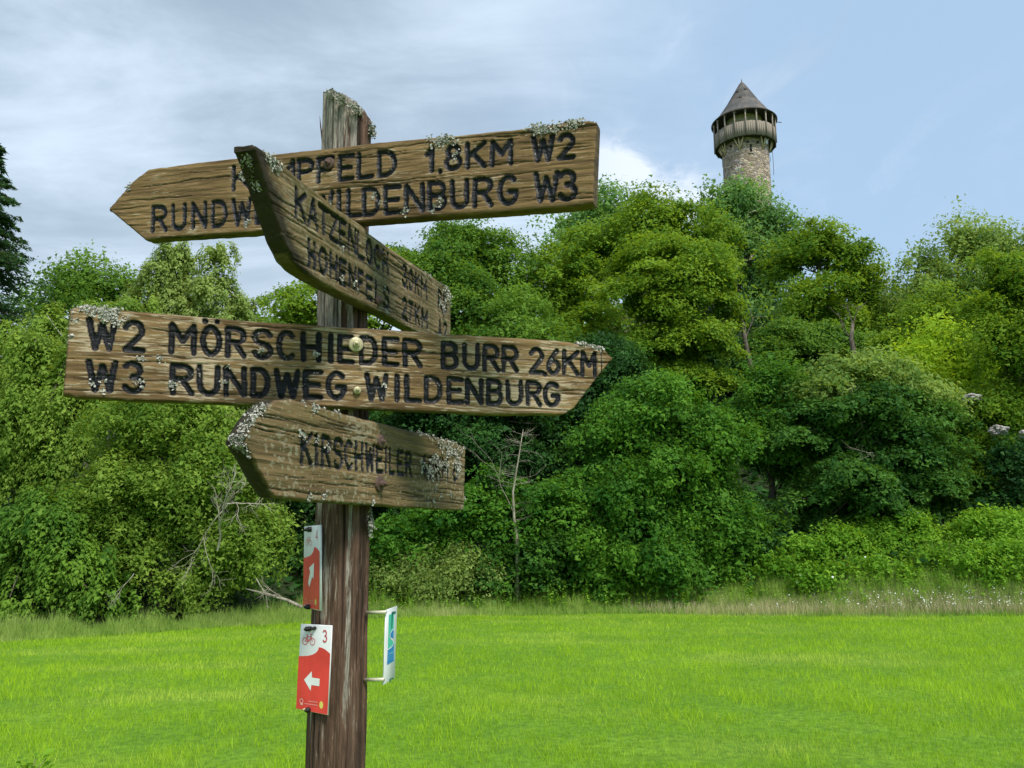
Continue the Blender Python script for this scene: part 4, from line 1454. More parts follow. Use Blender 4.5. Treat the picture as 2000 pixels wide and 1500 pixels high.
GL = {
    'A': [[(0, 0), (.5, 1), (1, 0)], [(.2, .33), (.8, .33)]],
    'B': [[(0, 0), (0, 1), (.55, 1)] + arc(.55, .77, .38, .23, 90, -90) + [(.55, .54), (0, .54)], [(.55, .54)] + arc(.58, .27, .42, .27, 90, -90) + [(.5, 0), (0, 0)]],
    'C': [arc(.52, .5, .52, .5, 48, 312, 16)],
    'D': [[(0, 0), (0, 1), (.45, 1)] + arc(.45, .5, .55, .5, 90, -90, 11) + [(.45, 0), (0, 0)]],
    'E': [[(1, 1), (0, 1), (0, 0), (1, 0)], [(0, .5), (.85, .5)]],
    'F': [[(1, 1), (0, 1), (0, 0)], [(0, .52), (.8, .52)]],
    'G': [arc(.52, .5, .52, .5, 48, 330, 16) + [(1, .44), (.58, .44)]],
    'H': [[(0, 0), (0, 1)], [(1, 0), (1, 1)], [(0, .5), (1, .5)]],
    'I': [[(.5, 0), (.5, 1)]],
    'K': [[(0, 0), (0, 1)], [(1, 1), (.05, .45)], [(.3, .6), (1, 0)]],
    'L': [[(0, 1), (0, 0), (1, 0)]],
    'M': [[(0, 0), (.03, 1), (.5, .42), (.97, 1), (1, 0)]],
    'N': [[(0, 0), (0, 1), (1, 0), (1, 1)]],
    'O': [arc(.5, .5, .5, .5, 0, 360, 19)],
    'P': [[(0, 0), (0, 1), (.55, 1)] + arc(.55, .74, .45, .26, 90, -90) + [(0, .48)]],
    'R': [[(0, 0), (0, 1), (.55, 1)] + arc(.55, .75, .42, .25, 90, -90) + [(0, .5)], [(.45, .5), (1, 0)]],
    'S': [arc(.5, .76, .46, .24, 20, 250, 11) + arc(.5, .26, .48, .26, 78, -160, 11)],
    'T': [[(0, 1), (1, 1)], [(.5, 1), (.5, 0)]],
    'U': [[(0, 1), (0, .32)] + arc(.5, .32, .5, .32, 180, 360, 9) + [(1, 1)]],
    'W': [[(0, 1), (.22, 0), (.5, .85), (.78, 0), (1, 1)]],
    'Z': [[(0, 1), (1, 1), (0, 0), (1, 0)]],
    '0': [arc(.5, .5, .5, .5, 0, 360, 19)],
    '1': [[(0, .72), (.6, 1), (.6, 0)]],
    '2': [arc(.5, .72, .48, .28, 165, -25, 10) + [(0, 0), (1, 0)]],
    '3': [arc(.45, .76, .45, .24, 150, -90, 10), arc(.48, .27, .50, .27, 90, -155, 11)],
    '4': [[(.75, 0), (.75, 1), (0, .3), (1, .3)]],
    '5': [[(.95, 1), (.1, 1), (.05, .55)] + arc(.45, .32, .5, .32, 110, -150, 10)],
    '6': [[(.8, 1), (.3, .65)] + arc(.5, .28, .48, .28, 160, -200, 16)],
    '7': [[(0, 1), (1, 1), (.3, 0)]],
    '8': [arc(.5, .76, .40, .24, 0, 360, 15), arc(.5, .27, .5, .27, 0, 360, 17)],
    '.': [[(.5, -.08), (.5, -.07)]],
    ',': [[(.5, 0), (.3, -.15)]],
    '-': [[(.1, .5), (.9, .5)]],
}
GL['Ö'] = GL['O'] + [[(.12, 1.22), (.12, 1.23)], [(.88, 1.22), (.88, 1.23)]]
GL['Ü'] = GL['U'] + [[(.15, 1.22), (.15, 1.23)], [(.85, 1.22), (.85, 1.23)]]


def text_strokes(letters, top, bot, jig=None):
    """letters: (char, x0, x1) in photograph pixels; top/bot: two points giving the upper and lower line"""
    out = []
    rg = random.Random(len(letters) * 7 + int(top[0][0]))
    for ch, x0, x1 in letters:
        ty = lambda x: top[0][1] + (top[1][1] - top[0][1]) * (x - top[0][0]) / (top[1][0] - top[0][0])
        by = lambda x: bot[0][1] + (bot[1][1] - bot[0][1]) * (x - bot[0][0]) / (bot[1][0] - bot[0][0])
        for st in GL[ch]:
            pl = []
            for (u, v) in st:
                x = x0 + (x1 - x0) * u
                y = by(x) + (ty(x) - by(x)) * v
                pl.append((x + rg.uniform(-.5, .5), y + rg.uniform(-.5, .5)))
            out.append(pl)
    return out


def seg_dist(S, T, a, b):
    ab = b - a
    L2 = ab.dot(ab) + 1e-12
    t = np.clip(((S - a[0]) * ab[0] + (T - a[1]) * ab[1]) / L2, 0, 1)
    return np.hypot(S - a[0] - t * ab[0], T - a[1] - t * ab[1])


def board(label, plane, top, bot, strokes, mat, T=0.038, rad=0.0061, seed=1, inset=0.9, step=0.0025, moss_end=0.0, ncr=40, rimdark=0.0):
    rg = np.random.default_rng(seed)
    tp, bt = plane.sts(top), plane.sts(bot)
    s0 = min(tp[0, 0], bt[0, 0]); s1 = max(tp[-1, 0], bt[-1, 0])
    ns = int((s1 - s0) / step) + 1
    S1 = np.linspace(s0, s1, ns)
    hi = np.interp(S1, tp[:, 0], tp[:, 1]); lo = np.interp(S1, bt[:, 0], bt[:, 1])
    hi = hi + 0.0022 * (fbm(S1 * 35, 0 * S1, seed=seed, octv=4) - 0.5) + 0.0030 * (vnoise(S1 * 9, 0 * S1, seed=seed + 2) - 0.5)
    lo = lo + 0.0022 * (fbm(S1 * 35, 0 * S1 + 5, seed=seed + 1, octv=4) - 0.5) + 0.0030 * (vnoise(S1 * 9, 0 * S1, seed=seed + 3) - 0.5)
    gap = np.maximum(hi - lo, 0.010)
    mid = (hi + lo) / 2
    hi, lo = mid + gap / 2, mid - gap / 2
    nt_ = int(gap.max() / (step * 0.85)) + 1
    v = np.linspace(0, 1, nt_)
    S = np.repeat(S1[None], nt_, 0)
    Tt = lo[None] + (hi - lo)[None] * v[:, None]
    shp = S.shape
    dl = np.full(shp, 1.0)
    for pl in strokes:
        q = plane.sts(pl)
        for a, b in zip(q[:-1], q[1:]):
            m_ = 0.03
            c0 = np.searchsorted(S1, min(a[0], b[0]) - m_); c1 = np.searchsorted(S1, max(a[0], b[0]) + m_)
            if c1 <= c0: continue
            sub = (slice(None), slice(c0, c1))
            dl[sub] = np.minimum(dl[sub], seg_dist(S[sub], Tt[sub], a, b))
    # edge distance, measured roughly
    e_top = (hi[None] - Tt); e_bot = (Tt - lo[None])
    slope_h = np.gradient(hi, S1); slope_l = np.gradient(lo, S1)
    sm = lambda a_: np.convolve(np.pad(a_, 6, mode='edge'), np.ones(13) / 13, 'valid')
    e = np.minimum(e_top / np.sqrt(1 + sm(slope_h)[None] ** 2), e_bot / np.sqrt(1 + sm(slope_l)[None] ** 2))
    e = np.minimum(e, np.minimum(S - s0, s1 - S) + 0.0005)
    er = 0.0042
    rnd = np.where(e < er, (er - e) ** 2 / (2 * er) * 1.7, 0)
    wr = rad * (1 + 0.22 * (vnoise(S * 160, Tt * 160, seed=seed + 5) - 0.5) + 0.15 * (vnoise(S * 60, Tt * 60, seed=seed + 6) - 0.5))
    x = np.clip(dl / wr, 0, 2)
    groove = np.where(x < 1, np.sqrt(np.clip(1 - x ** 2, 0, 1)), 0) * 0.0056
    paint = np.clip((1.14 - x) / 0.16, 0, 1)
    near = np.exp(-np.clip(dl - rad, 0, 1) / 0.016)
    wv = 0.006 * (fbm(S * 7, Tt * 12, seed=seed + 8, octv=3) - 0.5)
    rel = 0.0022 * (fbm(S * 8, (Tt + wv) * 150, seed=seed + 9, octv=3) - 0.5) + 0.0018 * (fbm(S * 26, Tt * 210, seed=seed + 12, octv=2) - 0.5) \
        + 0.003 * (fbm(S * 5, Tt * 9, seed=seed + 13, octv=2) - 0.5)
    dirt_shade = np.zeros(shp)
    crg = random.Random(seed)
    for k in range(ncr):
        f = crg.uniform(0.06, 0.94)
        sc = crg.uniform(s0, s1); L = crg.uniform(0.08, 0.62)
        path = np.median(lo) + (np.median(hi) - np.median(lo)) * f + 0 * S1 + 0.008 * (vnoise(S1 * 6 + k * 3, 0 * S1, seed=seed + k) - 0.5) + 0.004 * (vnoise(S1 * 34 + k, 0 * S1, seed=seed + k + 3) - 0.5)
        tap = np.clip(1 - ((S1 - sc) / (L / 2)) ** 2, 0, 1)
        w = crg.uniform(0.0009, 0.0019) * (0.4 + tap)
        g_ = np.clip(1 - np.abs(Tt - path[None]) / w[None], 0, 1) * (tap[None] > 0) * tap[None] ** 0.4
        rel = rel - 0.0035 * g_
        dirt_shade = np.maximum(dirt_shade, g_)
    dirt_shade = np.maximum(dirt_shade, 0.55 * np.clip(1 - e / 0.004, 0, 1) * (0.4 + vnoise(S * 40, Tt * 40, seed=seed + 20)))
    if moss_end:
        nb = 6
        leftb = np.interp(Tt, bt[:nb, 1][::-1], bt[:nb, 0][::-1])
        dirt_shade = np.maximum(dirt_shade, np.clip(1.35 - (S - leftb) / moss_end + 0.9 * (fbm(S * 45, Tt * 45, seed=2, octv=3) - 0.5), 0, 0.9))
    zf = rel - groove - rnd
    Vf = np.c_[S.ravel(), -zf.ravel(), Tt.ravel()]
    i, j = np.meshgrid(np.arange(ns - 1), np.arange(nt_ - 1))
    i, j = i.ravel(), j.ravel()
    Ff = np.c_[j * ns + i, j * ns + i + 1, (j + 1) * ns + i + 1, (j + 1) * ns + i]
    # rim rows: walk along the boundary and step backwards
    loop = np.concatenate([np.arange(ns), np.arange(1, nt_) * ns + ns - 1, (nt_ - 1) * ns + np.arange(ns - 2, -1, -1), np.arange(nt_ - 2, 0, -1) * ns])
    base_v = Vf[loop]
    Vs, Fs = [Vf], [Ff]
    prev = loop; off = len(Vf)
    nl = len(loop)
    ctr = base_v.mean(0)
    for q, dep in enumerate((0.010, 0.020, 0.031, T)):
        ring = base_v.copy()
        ring[:, 1] = dep + 0.0008 * (vnoise(ring[:, 0] * 120, ring[:, 2] * 120 + dep * 300, seed=seed) - 0.5)
        wob = 0.0022 * (vnoise(ring[:, 0] * 50, ring[:, 2] * 50, np.full(nl, dep * 200), seed + 4) - 0.5)
        ring[:, 2] += wob * np.sign(ring[:, 2] - np.interp(ring[:, 0], S1, mid))
        if q == 3:
            ring[:, 2] += (np.interp(ring[:, 0], S1, mid) - ring[:, 2]) * 0.03
        cur = off + np.arange(nl)
        Vs.append(ring); Fs.append(np.c_[np.roll(prev, -1), prev, cur, np.roll(cur, -1)])
        prev = cur; off += nl
    # back: strips between lower and upper rim
    low_i = prev[:ns]
    up_i = prev[ns - 1 + nt_ - 1: ns - 1 + nt_ - 1 + ns][::-1]
    Fs.append(np.c_[low_i[1:], low_i[:-1], up_i[:-1], up_i[1:]])
    Vv = np.vstack(Vs)
    pad = len(Vv) - len(Vf)
    at_ = {'paint': np.r_[paint.ravel(), np.zeros(pad)], 'near': np.r_[near.ravel(), np.zeros(pad)], 'dirt_shade': np.r_[dirt_shade.ravel(), np.where(Vv[len(Vf):, 0] < s0 + rimdark, 0.93, 0.55)]}  # rim sides: dark moss at the near end, elsewhere underside shade painted in
    Fall = np.vstack(Fs)[:, ::-1]
    me = mesh_np('direction_board', Vv, Fall, mat, True, attrs=at_)
    o = link('direction_board', me, SIGN)
    o.matrix_local = INV @ plane.M
    o['label'] = label
    o_info = dict(plane=plane, s0=s0, s1=s1, S1=S1, hi=hi, lo=lo, obj=o, T=T)
    return o_info


def lichen(info, zones, seed, name='lichen', mat=None, size=(0.0014, 0.0038), prop=1.35):
    """zones: (s, t, spread_s, spread_t, y depth min, y depth max, count)"""
    rg = np.random.default_rng(seed)
    V, F3, T3 = [], [], []
    n0 = 0
    for (s, t, ss, tt, y0, y1, cnt) in zones:
        cnt = int(cnt * prop)
        nc = max(3, cnt // 14)
        cc = np.c_[rg.normal(s, ss, nc), rg.uniform(y0, y1, nc), rg.normal(t, tt, nc)]
        ci = rg.integers(0, nc, cnt)
        P = cc[ci] + rg.normal(0, 0.0042, (cnt, 3)) * [1, 0.6, 1]
        if info is not None:
            lo = np.interp(P[:, 0], info['S1'], info['lo']); hi = np.interp(P[:, 0], info['S1'], info['hi'])
            inside = (P[:, 2] > lo) & (P[:, 2] < hi) & (P[:, 0] > info['s0']) & (P[:, 0] < info['s1'])
            P[:, 1] = np.where(inside & (P[:, 1] < 0.006), rg.uniform(-0.0045, 0.0, cnt), P[:, 1])
            P[:, 2] = np.where(~inside & (P[:, 2] > hi), hi + rg.uniform(0, 0.006, cnt), P[:, 2])
            P[:, 2] = np.where((P[:, 2] < lo), lo - rg.uniform(-0.002, 0.003, cnt), P[:, 2])
            P[:, 0] = np.clip(P[:, 0], info['s0'] - 0.004, info['s1'] + 0.004)
        for p in P:
            r = rg.uniform(*size)
            flat_ = info is not None and p[1] < 0.0002
            nrm = unit(rg.normal(size=3) * 0.45 + [0, -1.3, 0.2]) if flat_ else unit(rg.normal(size=3) + [0, -0.8, 0.9])
            if flat_: p = p + [0, 0.0022, 0]
            e1 = unit(np.cross(nrm, rg.normal(size=3))); e2 = np.cross(nrm, e1)
            k = 5
            a = np.arange(k) / k * math.tau
            rr = r * rg.uniform(0.45, 1.25, k)
            ring = p + e1 * (np.cos(a) * rr)[:, None] + e2 * (np.sin(a) * rr)[:, None] + nrm * (rg.uniform(-0.1, 0.75, k) * r)[:, None]
            V.append(np.vstack([ring, p[None]]))
            F3.append(np.array([[n0 + 5, n0 + q, n0 + (q + 1) % k] for q in range(k)]))
            T3.append(np.clip(rg.normal(0.6, 0.28) + rg.normal(0, 0.08, k), 0, 1))
            n0 += 6
    me = mesh_np(name, np.vstack(V), np.vstack(F3), mat or M['lichen'], fattrs={'tint': np.concatenate(T3)})
    o = link(name, me, info['obj'] if info else None)
    o['kind'] = 'stuff'
    return o


def zones_px(info, items):
    out = []
    for (px, py, spx, spy, y0, y1, cnt) in items:
        s, t = info['plane'].st(px, py)
        s2, t2 = info['plane'].st(px + spx, py)
        s3, t3 = info['plane'].st(px, py + spy)
        out.append((s, t, abs(s2 - s) * 0.6, abs(t3 - t) * 0.6, y0, y1, cnt))
    return out


def bolt(info, px, py, rw, rh, h, mat, seed=0, hexh=True, name='bolt'):
    s, t = info['plane'].st(px, py)
    mb = MB()
    if rw:
        # dished washer
        V_ = MB()
        V_.lathe([(0.001, 0.0035), (rw * 0.45, 0.0035), (rw * 0.9, 0.0030), (rw, 0.0015), (rw, -0.004)], sides=28)
        vv = np.concatenate(V_.V); vv = np.c_[vv[:, 0], -vv[:, 2], vv[:, 1]]
        mb.add(vv, V_.F4[0])
    V_ = MB()
    V_.lathe([(0.0005, h + 0.003), (rh * 0.8, h + 0.003), (rh, h + 0.0015), (rh, -0.003)], sides=6 if hexh else 16, a0=0.3, a1=0.3 + math.tau)
    vv = np.concatenate(V_.V); vv = np.c_[vv[:, 0], -vv[:, 2], vv[:, 1]]
    mb.add(vv, V_.F4[0])
    V_ = MB()
    V_.lathe([(0.0005, h + 0.009), (rh * 0.42, h + 0.008), (rh * 0.45, h)], sides=12)
    vv = np.concatenate(V_.V); vv = np.c_[vv[:, 0], -vv[:, 2], vv[:, 1]]
    mb.add(vv, V_.F4[0])
    o = link(name, mb.mesh(name, mat, False), info['obj'])
    o.location = (s, -0.002, t)
    return o


# ---- board 1, top, points left
PL1 = Plane(pt(643, 320, 1.700), -0.342, [((530, 300), (1100, 240)), ((400, 459), (1050, 407))])
L1 = text_strokes([('K', 456, 489), ('E', 500, 524), ('M', 534, 572), ('P', 583, 609), ('F', 621, 649), ('E', 663, 688), ('L', 700, 726), ('D', 740, 770),
                   ('1', 834, 849), ('.', 856, 862), ('8', 871, 897), ('K', 912, 945), ('M', 960, 997), ('W', 1041, 1078), ('2', 1092, 1118)],
                  [(452, 326), (1122, 261)], [(452, 371), (1122, 306)])
L1 += text_strokes([('R', 298, 323), ('U', 337, 360), ('N', 376, 400), ('D', 415, 440), ('W', 455, 488), ('E', 500, 522), ('G', 534, 560), ('W', 612, 648), ('I', 654, 668),
                    ('L', 680, 702), ('D', 710, 738), ('E', 752, 780), ('N', 793, 825), ('B', 838, 868), ('U', 883, 911), ('R', 927, 959), ('G', 976, 1008), ('W', 1046, 1087), ('3', 1093, 1123)],
                   [(294, 405), (1128, 334)], [(294, 451), (1128, 387)])
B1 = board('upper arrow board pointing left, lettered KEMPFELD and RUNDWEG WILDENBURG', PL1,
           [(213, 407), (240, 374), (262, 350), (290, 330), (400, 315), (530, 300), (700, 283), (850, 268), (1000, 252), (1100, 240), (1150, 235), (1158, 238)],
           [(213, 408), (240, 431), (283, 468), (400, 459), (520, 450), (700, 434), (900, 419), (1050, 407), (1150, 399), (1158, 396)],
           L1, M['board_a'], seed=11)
bolt(B1, 643, 320, 0.0145, 0.0072, 0.006, M['rust'], hexh=False)
lichen(B1, zones_px(B1, [(1120, 240, 22, 9, 0.0, 0.03, 620), (1060, 252, 26, 6, -0.003, 0.012, 380), (865, 272, 16, 6, -0.002, 0.006, 220), (250, 365, 14, 16, 0.0, 0.02, 70),
                         (482, 440, 8, 5, -0.003, 0.0, 34), (640, 400, 6, 8, -0.003, 0, 20), (745, 395, 26, 24, -0.002, 0, 14), (790, 412, 10, 5, -0.002, 0, 16),
                         (855, 400, 14, 12, -0.002, 0, 30), (470, 345, 14, 20, -0.002, 0, 40), (885, 300, 10, 20, -0.002, 0, 24)]), 5)

# ---- board 3, middle, points right
PL3 = Plane(pt(695, 673, 1.700), 0.377, [((250, 606), (1010, 661)), ((316, 784), (940, 808))])
L3 = text_strokes([('W', 174, 225), ('2', 245, 278), ('M', 335, 379), ('Ö', 397, 428), ('R', 445, 477), ('S', 496, 529), ('C', 545, 575), ('H', 593, 623), ('I', 641, 651),
                   ('E', 664, 688), ('D', 706, 734), ('E', 751, 776), ('R', 791, 821), ('B', 866, 892), ('U', 908, 933), ('R', 947, 973), ('R', 984, 1010), ('2', 1037, 1059),
                   ('.', 1062, 1068), ('6', 1071, 1092), ('K', 1102, 1129), ('M', 1138, 1163)],
                  [(170, 623), (1165, 690)], [(170, 679), (1165, 733)])
L3 += text_strokes([('W', 174, 225), ('3', 243, 277), ('R', 337, 375), ('U', 390, 425), ('N', 442, 477), ('D', 494, 523), ('W', 540, 582), ('E', 597, 626), ('G', 641, 672),
                    ('W', 717, 754), ('I', 769, 781), ('L', 794, 820), ('D', 833, 860), ('E', 877, 902), ('N', 913, 940), ('B', 954, 979), ('U', 992, 1018), ('R', 1031, 1055), ('G', 1065, 1091)],
                   [(170, 706), (1093, 750)], [(170, 761), (1093, 792)])
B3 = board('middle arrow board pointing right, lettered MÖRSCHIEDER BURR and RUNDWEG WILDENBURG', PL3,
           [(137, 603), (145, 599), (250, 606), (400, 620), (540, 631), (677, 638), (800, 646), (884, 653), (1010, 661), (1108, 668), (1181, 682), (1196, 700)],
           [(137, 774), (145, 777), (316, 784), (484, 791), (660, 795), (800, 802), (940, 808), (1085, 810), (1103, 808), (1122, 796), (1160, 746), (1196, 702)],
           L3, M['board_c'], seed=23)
bolt(B3, 695, 673, 0.0168, 0.0078, 0.006, M['zinc'], hexh=False)
bolt(B3, 697, 763, 0.0, 0.0088, 0.004, M['zinc'], hexh=False, name='screw_head')
lichen(B3, zones_px(B3, [(195, 606, 30, 6, -0.003, 0.02, 330), (215, 618, 14, 10, -0.004, 0.002, 200), (140, 640, 3, 40, 0.0, 0.03, 110), (1145, 668, 22, 6, -0.003, 0.02, 330),
                         (1170, 678, 10, 5, -0.002, 0.02, 120), (200, 735, 26, 20, -0.002, 0, 22), (270, 750, 10, 12, -0.002, 0, 14), (350, 740, 18, 22, -0.002, 0, 30), (445, 745, 10, 24, -0.002, 0, 22),
                         (540, 705, 200, 60, -0.001, 0, 60), (160, 600, 10, 5, 0, 0.03, 60)]), 6)
mb = MB()
s_, t_ = PL3.st(1174, 688); s2_, t2_ = PL3.st(1174, 738)
mb.tube([[s_, -0.0005, t_], [s_ + .0005, -0.0012, (t_ + t2_) / 2], [s2_, -0.0005, t2_]], 0.0012, 5)
link('check_crack', mb.mesh('check_crack', M['black']), B3['obj'])

# ---- boards 2 and 4 are fixed on the right side of the post
def side_plane(py, b, off, edges=None):
    z = pt(700, py, YP)[2]
    c = axis_at(z)
    d = np.array([1, b, 0.0]); d /= np.linalg.norm(d)
    n = np.array([d[1], -d[0], 0])
    return Plane(c + n * off, b, edges)


PL2 = side_plane(540, 4.30, 0.061 + 0.038, [((579, 345), (851, 543)), ((592, 530), (760, 618))])
L2 = text_strokes([('K', 579, 597), ('A', 604, 620), ('T', 624, 640), ('Z', 645, 659), ('E', 664, 675), ('N', 682, 695), ('L', 700, 711), ('O', 717, 727), ('C', 733, 743), ('H', 749, 758),
                   ('3', 787, 795), ('.', 795, 798), ('0', 800, 807), ('K', 812, 819), ('M', 824, 834), ('R', 857, 863), ('5', 867, 873)],
                  [(577, 368), (760, 498)], [(577, 420), (760, 537)])
L2 += text_strokes([('H', 604, 615), ('O', 625, 638), ('H', 646, 658), ('E', 664, 675), ('N', 682, 694), ('F', 701, 709), ('E', 717, 728), ('L', 734, 743), ('S', 750, 760),
                    ('2', 787, 795), ('.', 795, 798), ('7', 800, 807), ('K', 813, 820), ('M', 825, 835), ('A', 857, 863), ('2', 867, 873)],
                   [(603, 470), (761, 566)], [(603, 518), (761, 603)])
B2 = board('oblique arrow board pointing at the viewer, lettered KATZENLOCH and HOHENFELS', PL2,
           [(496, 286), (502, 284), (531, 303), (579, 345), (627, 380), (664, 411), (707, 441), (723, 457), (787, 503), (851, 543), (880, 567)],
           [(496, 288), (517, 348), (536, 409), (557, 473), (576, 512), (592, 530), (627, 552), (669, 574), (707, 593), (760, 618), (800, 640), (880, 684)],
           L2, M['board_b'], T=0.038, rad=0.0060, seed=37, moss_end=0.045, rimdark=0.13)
bolt(B2, 742, 497, 0.013, 0.007, 0.004, M['rust'])
bolt(B2, 739, 588, 0.013, 0.007, 0.004, M['rust'])
lichen(B2, zones_px(B2, [(525, 305, 14, 8, -0.002, 0.02, 120), (535, 322, 12, 10, -0.003, 0.0, 120), (872, 575, 8, 12, -0.004, 0.01, 260), (866, 600, 9, 16, -0.004, 0, 130), (845, 548, 16, 5, 0, 0.01, 60),
                         (505, 330, 3, 50, 0.005, 0.035, 90), (520, 400, 3, 50, 0.005, 0.035, 60), (700, 520, 80, 60, -0.001, 0, 50), (680, 555, 30, 14, -0.002, 0, 30)]), 7)

PL4 = side_plane(880, 2.75, 0.062 + 0.038, [((605, 790), (867, 859)), ((617, 980), (902, 997))])
L4 = text_strokes([('K', 591, 609), ('I', 616, 623), ('R', 631, 645), ('S', 654, 669), ('C', 676, 689), ('H', 696, 708), ('W', 716, 731), ('E', 737, 747), ('I', 751, 757), ('L', 762, 771),
                   ('E', 778, 787), ('R', 794, 804), ('4', 824, 833), ('.', 834, 838), ('0', 839, 847), ('K', 852, 860), ('M', 865, 875), ('6', 886, 894)],
                  [(589, 845), (805, 886)], [(589, 905), (805, 928)])
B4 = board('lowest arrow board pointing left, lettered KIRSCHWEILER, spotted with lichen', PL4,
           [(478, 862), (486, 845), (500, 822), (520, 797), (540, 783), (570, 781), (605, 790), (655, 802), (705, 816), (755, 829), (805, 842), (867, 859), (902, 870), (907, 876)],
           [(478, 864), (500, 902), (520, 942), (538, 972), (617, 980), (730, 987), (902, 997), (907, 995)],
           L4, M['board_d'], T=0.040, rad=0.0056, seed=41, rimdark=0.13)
bolt(B4, 743, 862, 0.015, 0.007, 0.003, M['rust'])
bolt(B4, 740, 945, 0.018, 0.0085, 0.010, M['rust'])
lichen(B4, zones_px(B4, [(470, 850, 10, 16, 0.0, 0.03, 260), (495, 810, 12, 16, 0.0, 0.025, 170), (480, 885, 6, 10, 0.002, 0.03, 160), (515, 790, 10, 8, 0.0, 0.03, 90),
                         (870, 864, 26, 5, -0.002, 0.02, 420), (880, 880, 18, 14, -0.004, 0.002, 420), (860, 905, 18, 16, -0.004, 0, 300), (893, 905, 8, 26, -0.004, 0.01, 220), (838, 920, 12, 16, -0.004, 0, 170),
                         (825, 848, 20, 4, 0.0, 0.015, 90), (640, 800, 50, 5, 0, 0.02, 90), (640, 880, 60, 30, -0.002, 0, 30), (850, 960, 40, 18, -0.001, 0, 60), (595, 860, 8, 12, -0.001, 0, 24),
                         (650, 975, 90, 6, -0.002, 0.002, 60)]), 8)


# lichen on the post
def post_lichen(items, seed):
    rg = np.random.default_rng(seed)
    V, F3, T3 = [], [], []
    n0 = 0
    for (px, py, Y, sx, sy, sz, cnt) in items:
        c = pt(px, py, Y) - P_base
        for _ in range(int(cnt * 1.7)):
            p = c + rg.normal(size=3) * [sx, sy, sz]
            r = rg.uniform(0.0015, 0.004)
            nrm = unit(rg.normal(size=3) + [0, -0.6, 0.8])
            e1 = unit(np.cross(nrm, rg.normal(size=3))); e2 = np.cross(nrm, e1)
            a = np.arange(5) / 5 * math.tau
            rr = r * rg.uniform(0.45, 1.25, 5)
            ring = p + e1 * (np.cos(a) * rr)[:, None] + e2 * (np.sin(a) * rr)[:, None] + nrm * (rg.uniform(-.1, .75, 5) * r)[:, None]
            V.append(np.vstack([ring, p[None]]))
            F3.append(np.array([[n0 + 5, n0 + q, n0 + (q + 1) % 5] for q in range(5)]))
            T3.append(np.clip(rg.normal(0.5, 0.25, 5), 0, 1)); n0 += 6
    o = link('lichen', mesh_np('lichen', np.vstack(V), np.vstack(F3), M['lichen'], fattrs={'tint': np.concatenate(T3)}), POST)
    o['kind'] = 'stuff'


it = []
for k in range(14):
    f = k / 13
    it.append((646 + 56 * f, 187 + 32 * f ** 1.3, 1.745 + 0.02 * math.sin(k), 0.006, 0.012, 0.0035, 30))
it += [(727, 258, 1.79, 0.004, 0.006, 0.007, 110), (722, 247, 1.79, 0.005, 0.006, 0.004, 50), (724, 1030, 1.79, 0.003, 0.006, 0.009, 70), (726, 1020, 1.79, 0.002, 0.006, 0.012, 30), (724, 990, 1.79, 0.002, 0.006, 0.01, 24)]
post_lichen(it, 3)


# ---- small printed plates
def poly2(plane, pts, y, mb):
    """filled polygon (fan from the first point order kept simple), y = height above the plate"""
    q = plane.sts(pts)
    from mathutils.geometry import tessellate_polygon
    tri = tessellate_polygon([[Vector((a, b, 0)) for a, b in q]])
    V_ = np.c_[q[:, 0], np.full(len(q), -y), q[:, 1]]
    tris = []
    for t in tri:
        a, b, c = [q[k] for k in t]
        cr = (b[0] - a[0]) * (c[1] - a[1]) - (b[1] - a[1]) * (c[0] - a[0])
        tris.append(list(t) if cr > 0 else [t[0], t[2], t[1]])
    mb.add(V_, (), tris)


def ribbon(plane, pts, wpx, y, mb, closed=False):
    q = plane.sts(pts)
    w = abs(plane.st(700 + 0, pts[0][1])[1] - plane.st(700, pts[0][1] + wpx)[1]) / 2
    if closed: q = np.vstack([q, q[:1]])
    for a, b in zip(q[:-1], q[1:]):
        d = b - a
        L = np.linalg.norm(d)
        if L < 1e-7: continue
        d /= L
        nrm = np.array([-d[1], d[0]]) * w
        a2, b2 = a - d * w * 0.5, b + d * w * 0.5
        P = [a2 - nrm, b2 - nrm, b2 + nrm, a2 + nrm]
        mb.add([[p[0], -y, p[1]] for p in P], [[0, 1, 2, 3]])
        y += 0.000004


def plate_body(plane, corners, th, mat, name, parent, label=None):
    q = plane.sts(corners)      # clockwise from top left
    mb = MB()
    ins = 0.0008
    c = q.mean(0)
    qi = c + (q - c) * (1 - ins / 0.05)
    V_ = [[a, 0, b] for a, b in qi] + [[a, 0.0008, b] for a, b in q] + [[a, th, b] for a, b in q]
    F_ = [[3, 2, 1, 0]]
    for k in range(4):
        l = (k + 1) % 4
        F_.append([k, l, 4 + l, 4 + k]); F_.append([4 + k, 4 + l, 8 + l, 8 + k])
    F_.append([8, 9, 10, 11])
    mb.add(V_, F_)
    o = link(name, mb.mesh(name, mat), parent)
    return o


def pr(name, parent, mat, fn):
    mb = MB(); fn(mb)
    return link(name, mb.mesh(name, mat), parent)


def zc(pts, sc, ox, oy):
    return [(ox + x / sc, oy + y / sc) for x, y in pts]


def circle_pts(cx_, cy_, rx, ry, n=22):
    return [(cx_ + rx * math.cos(k / n * math.tau), cy_ + ry * math.sin(k / n * math.tau)) for k in range(n)]


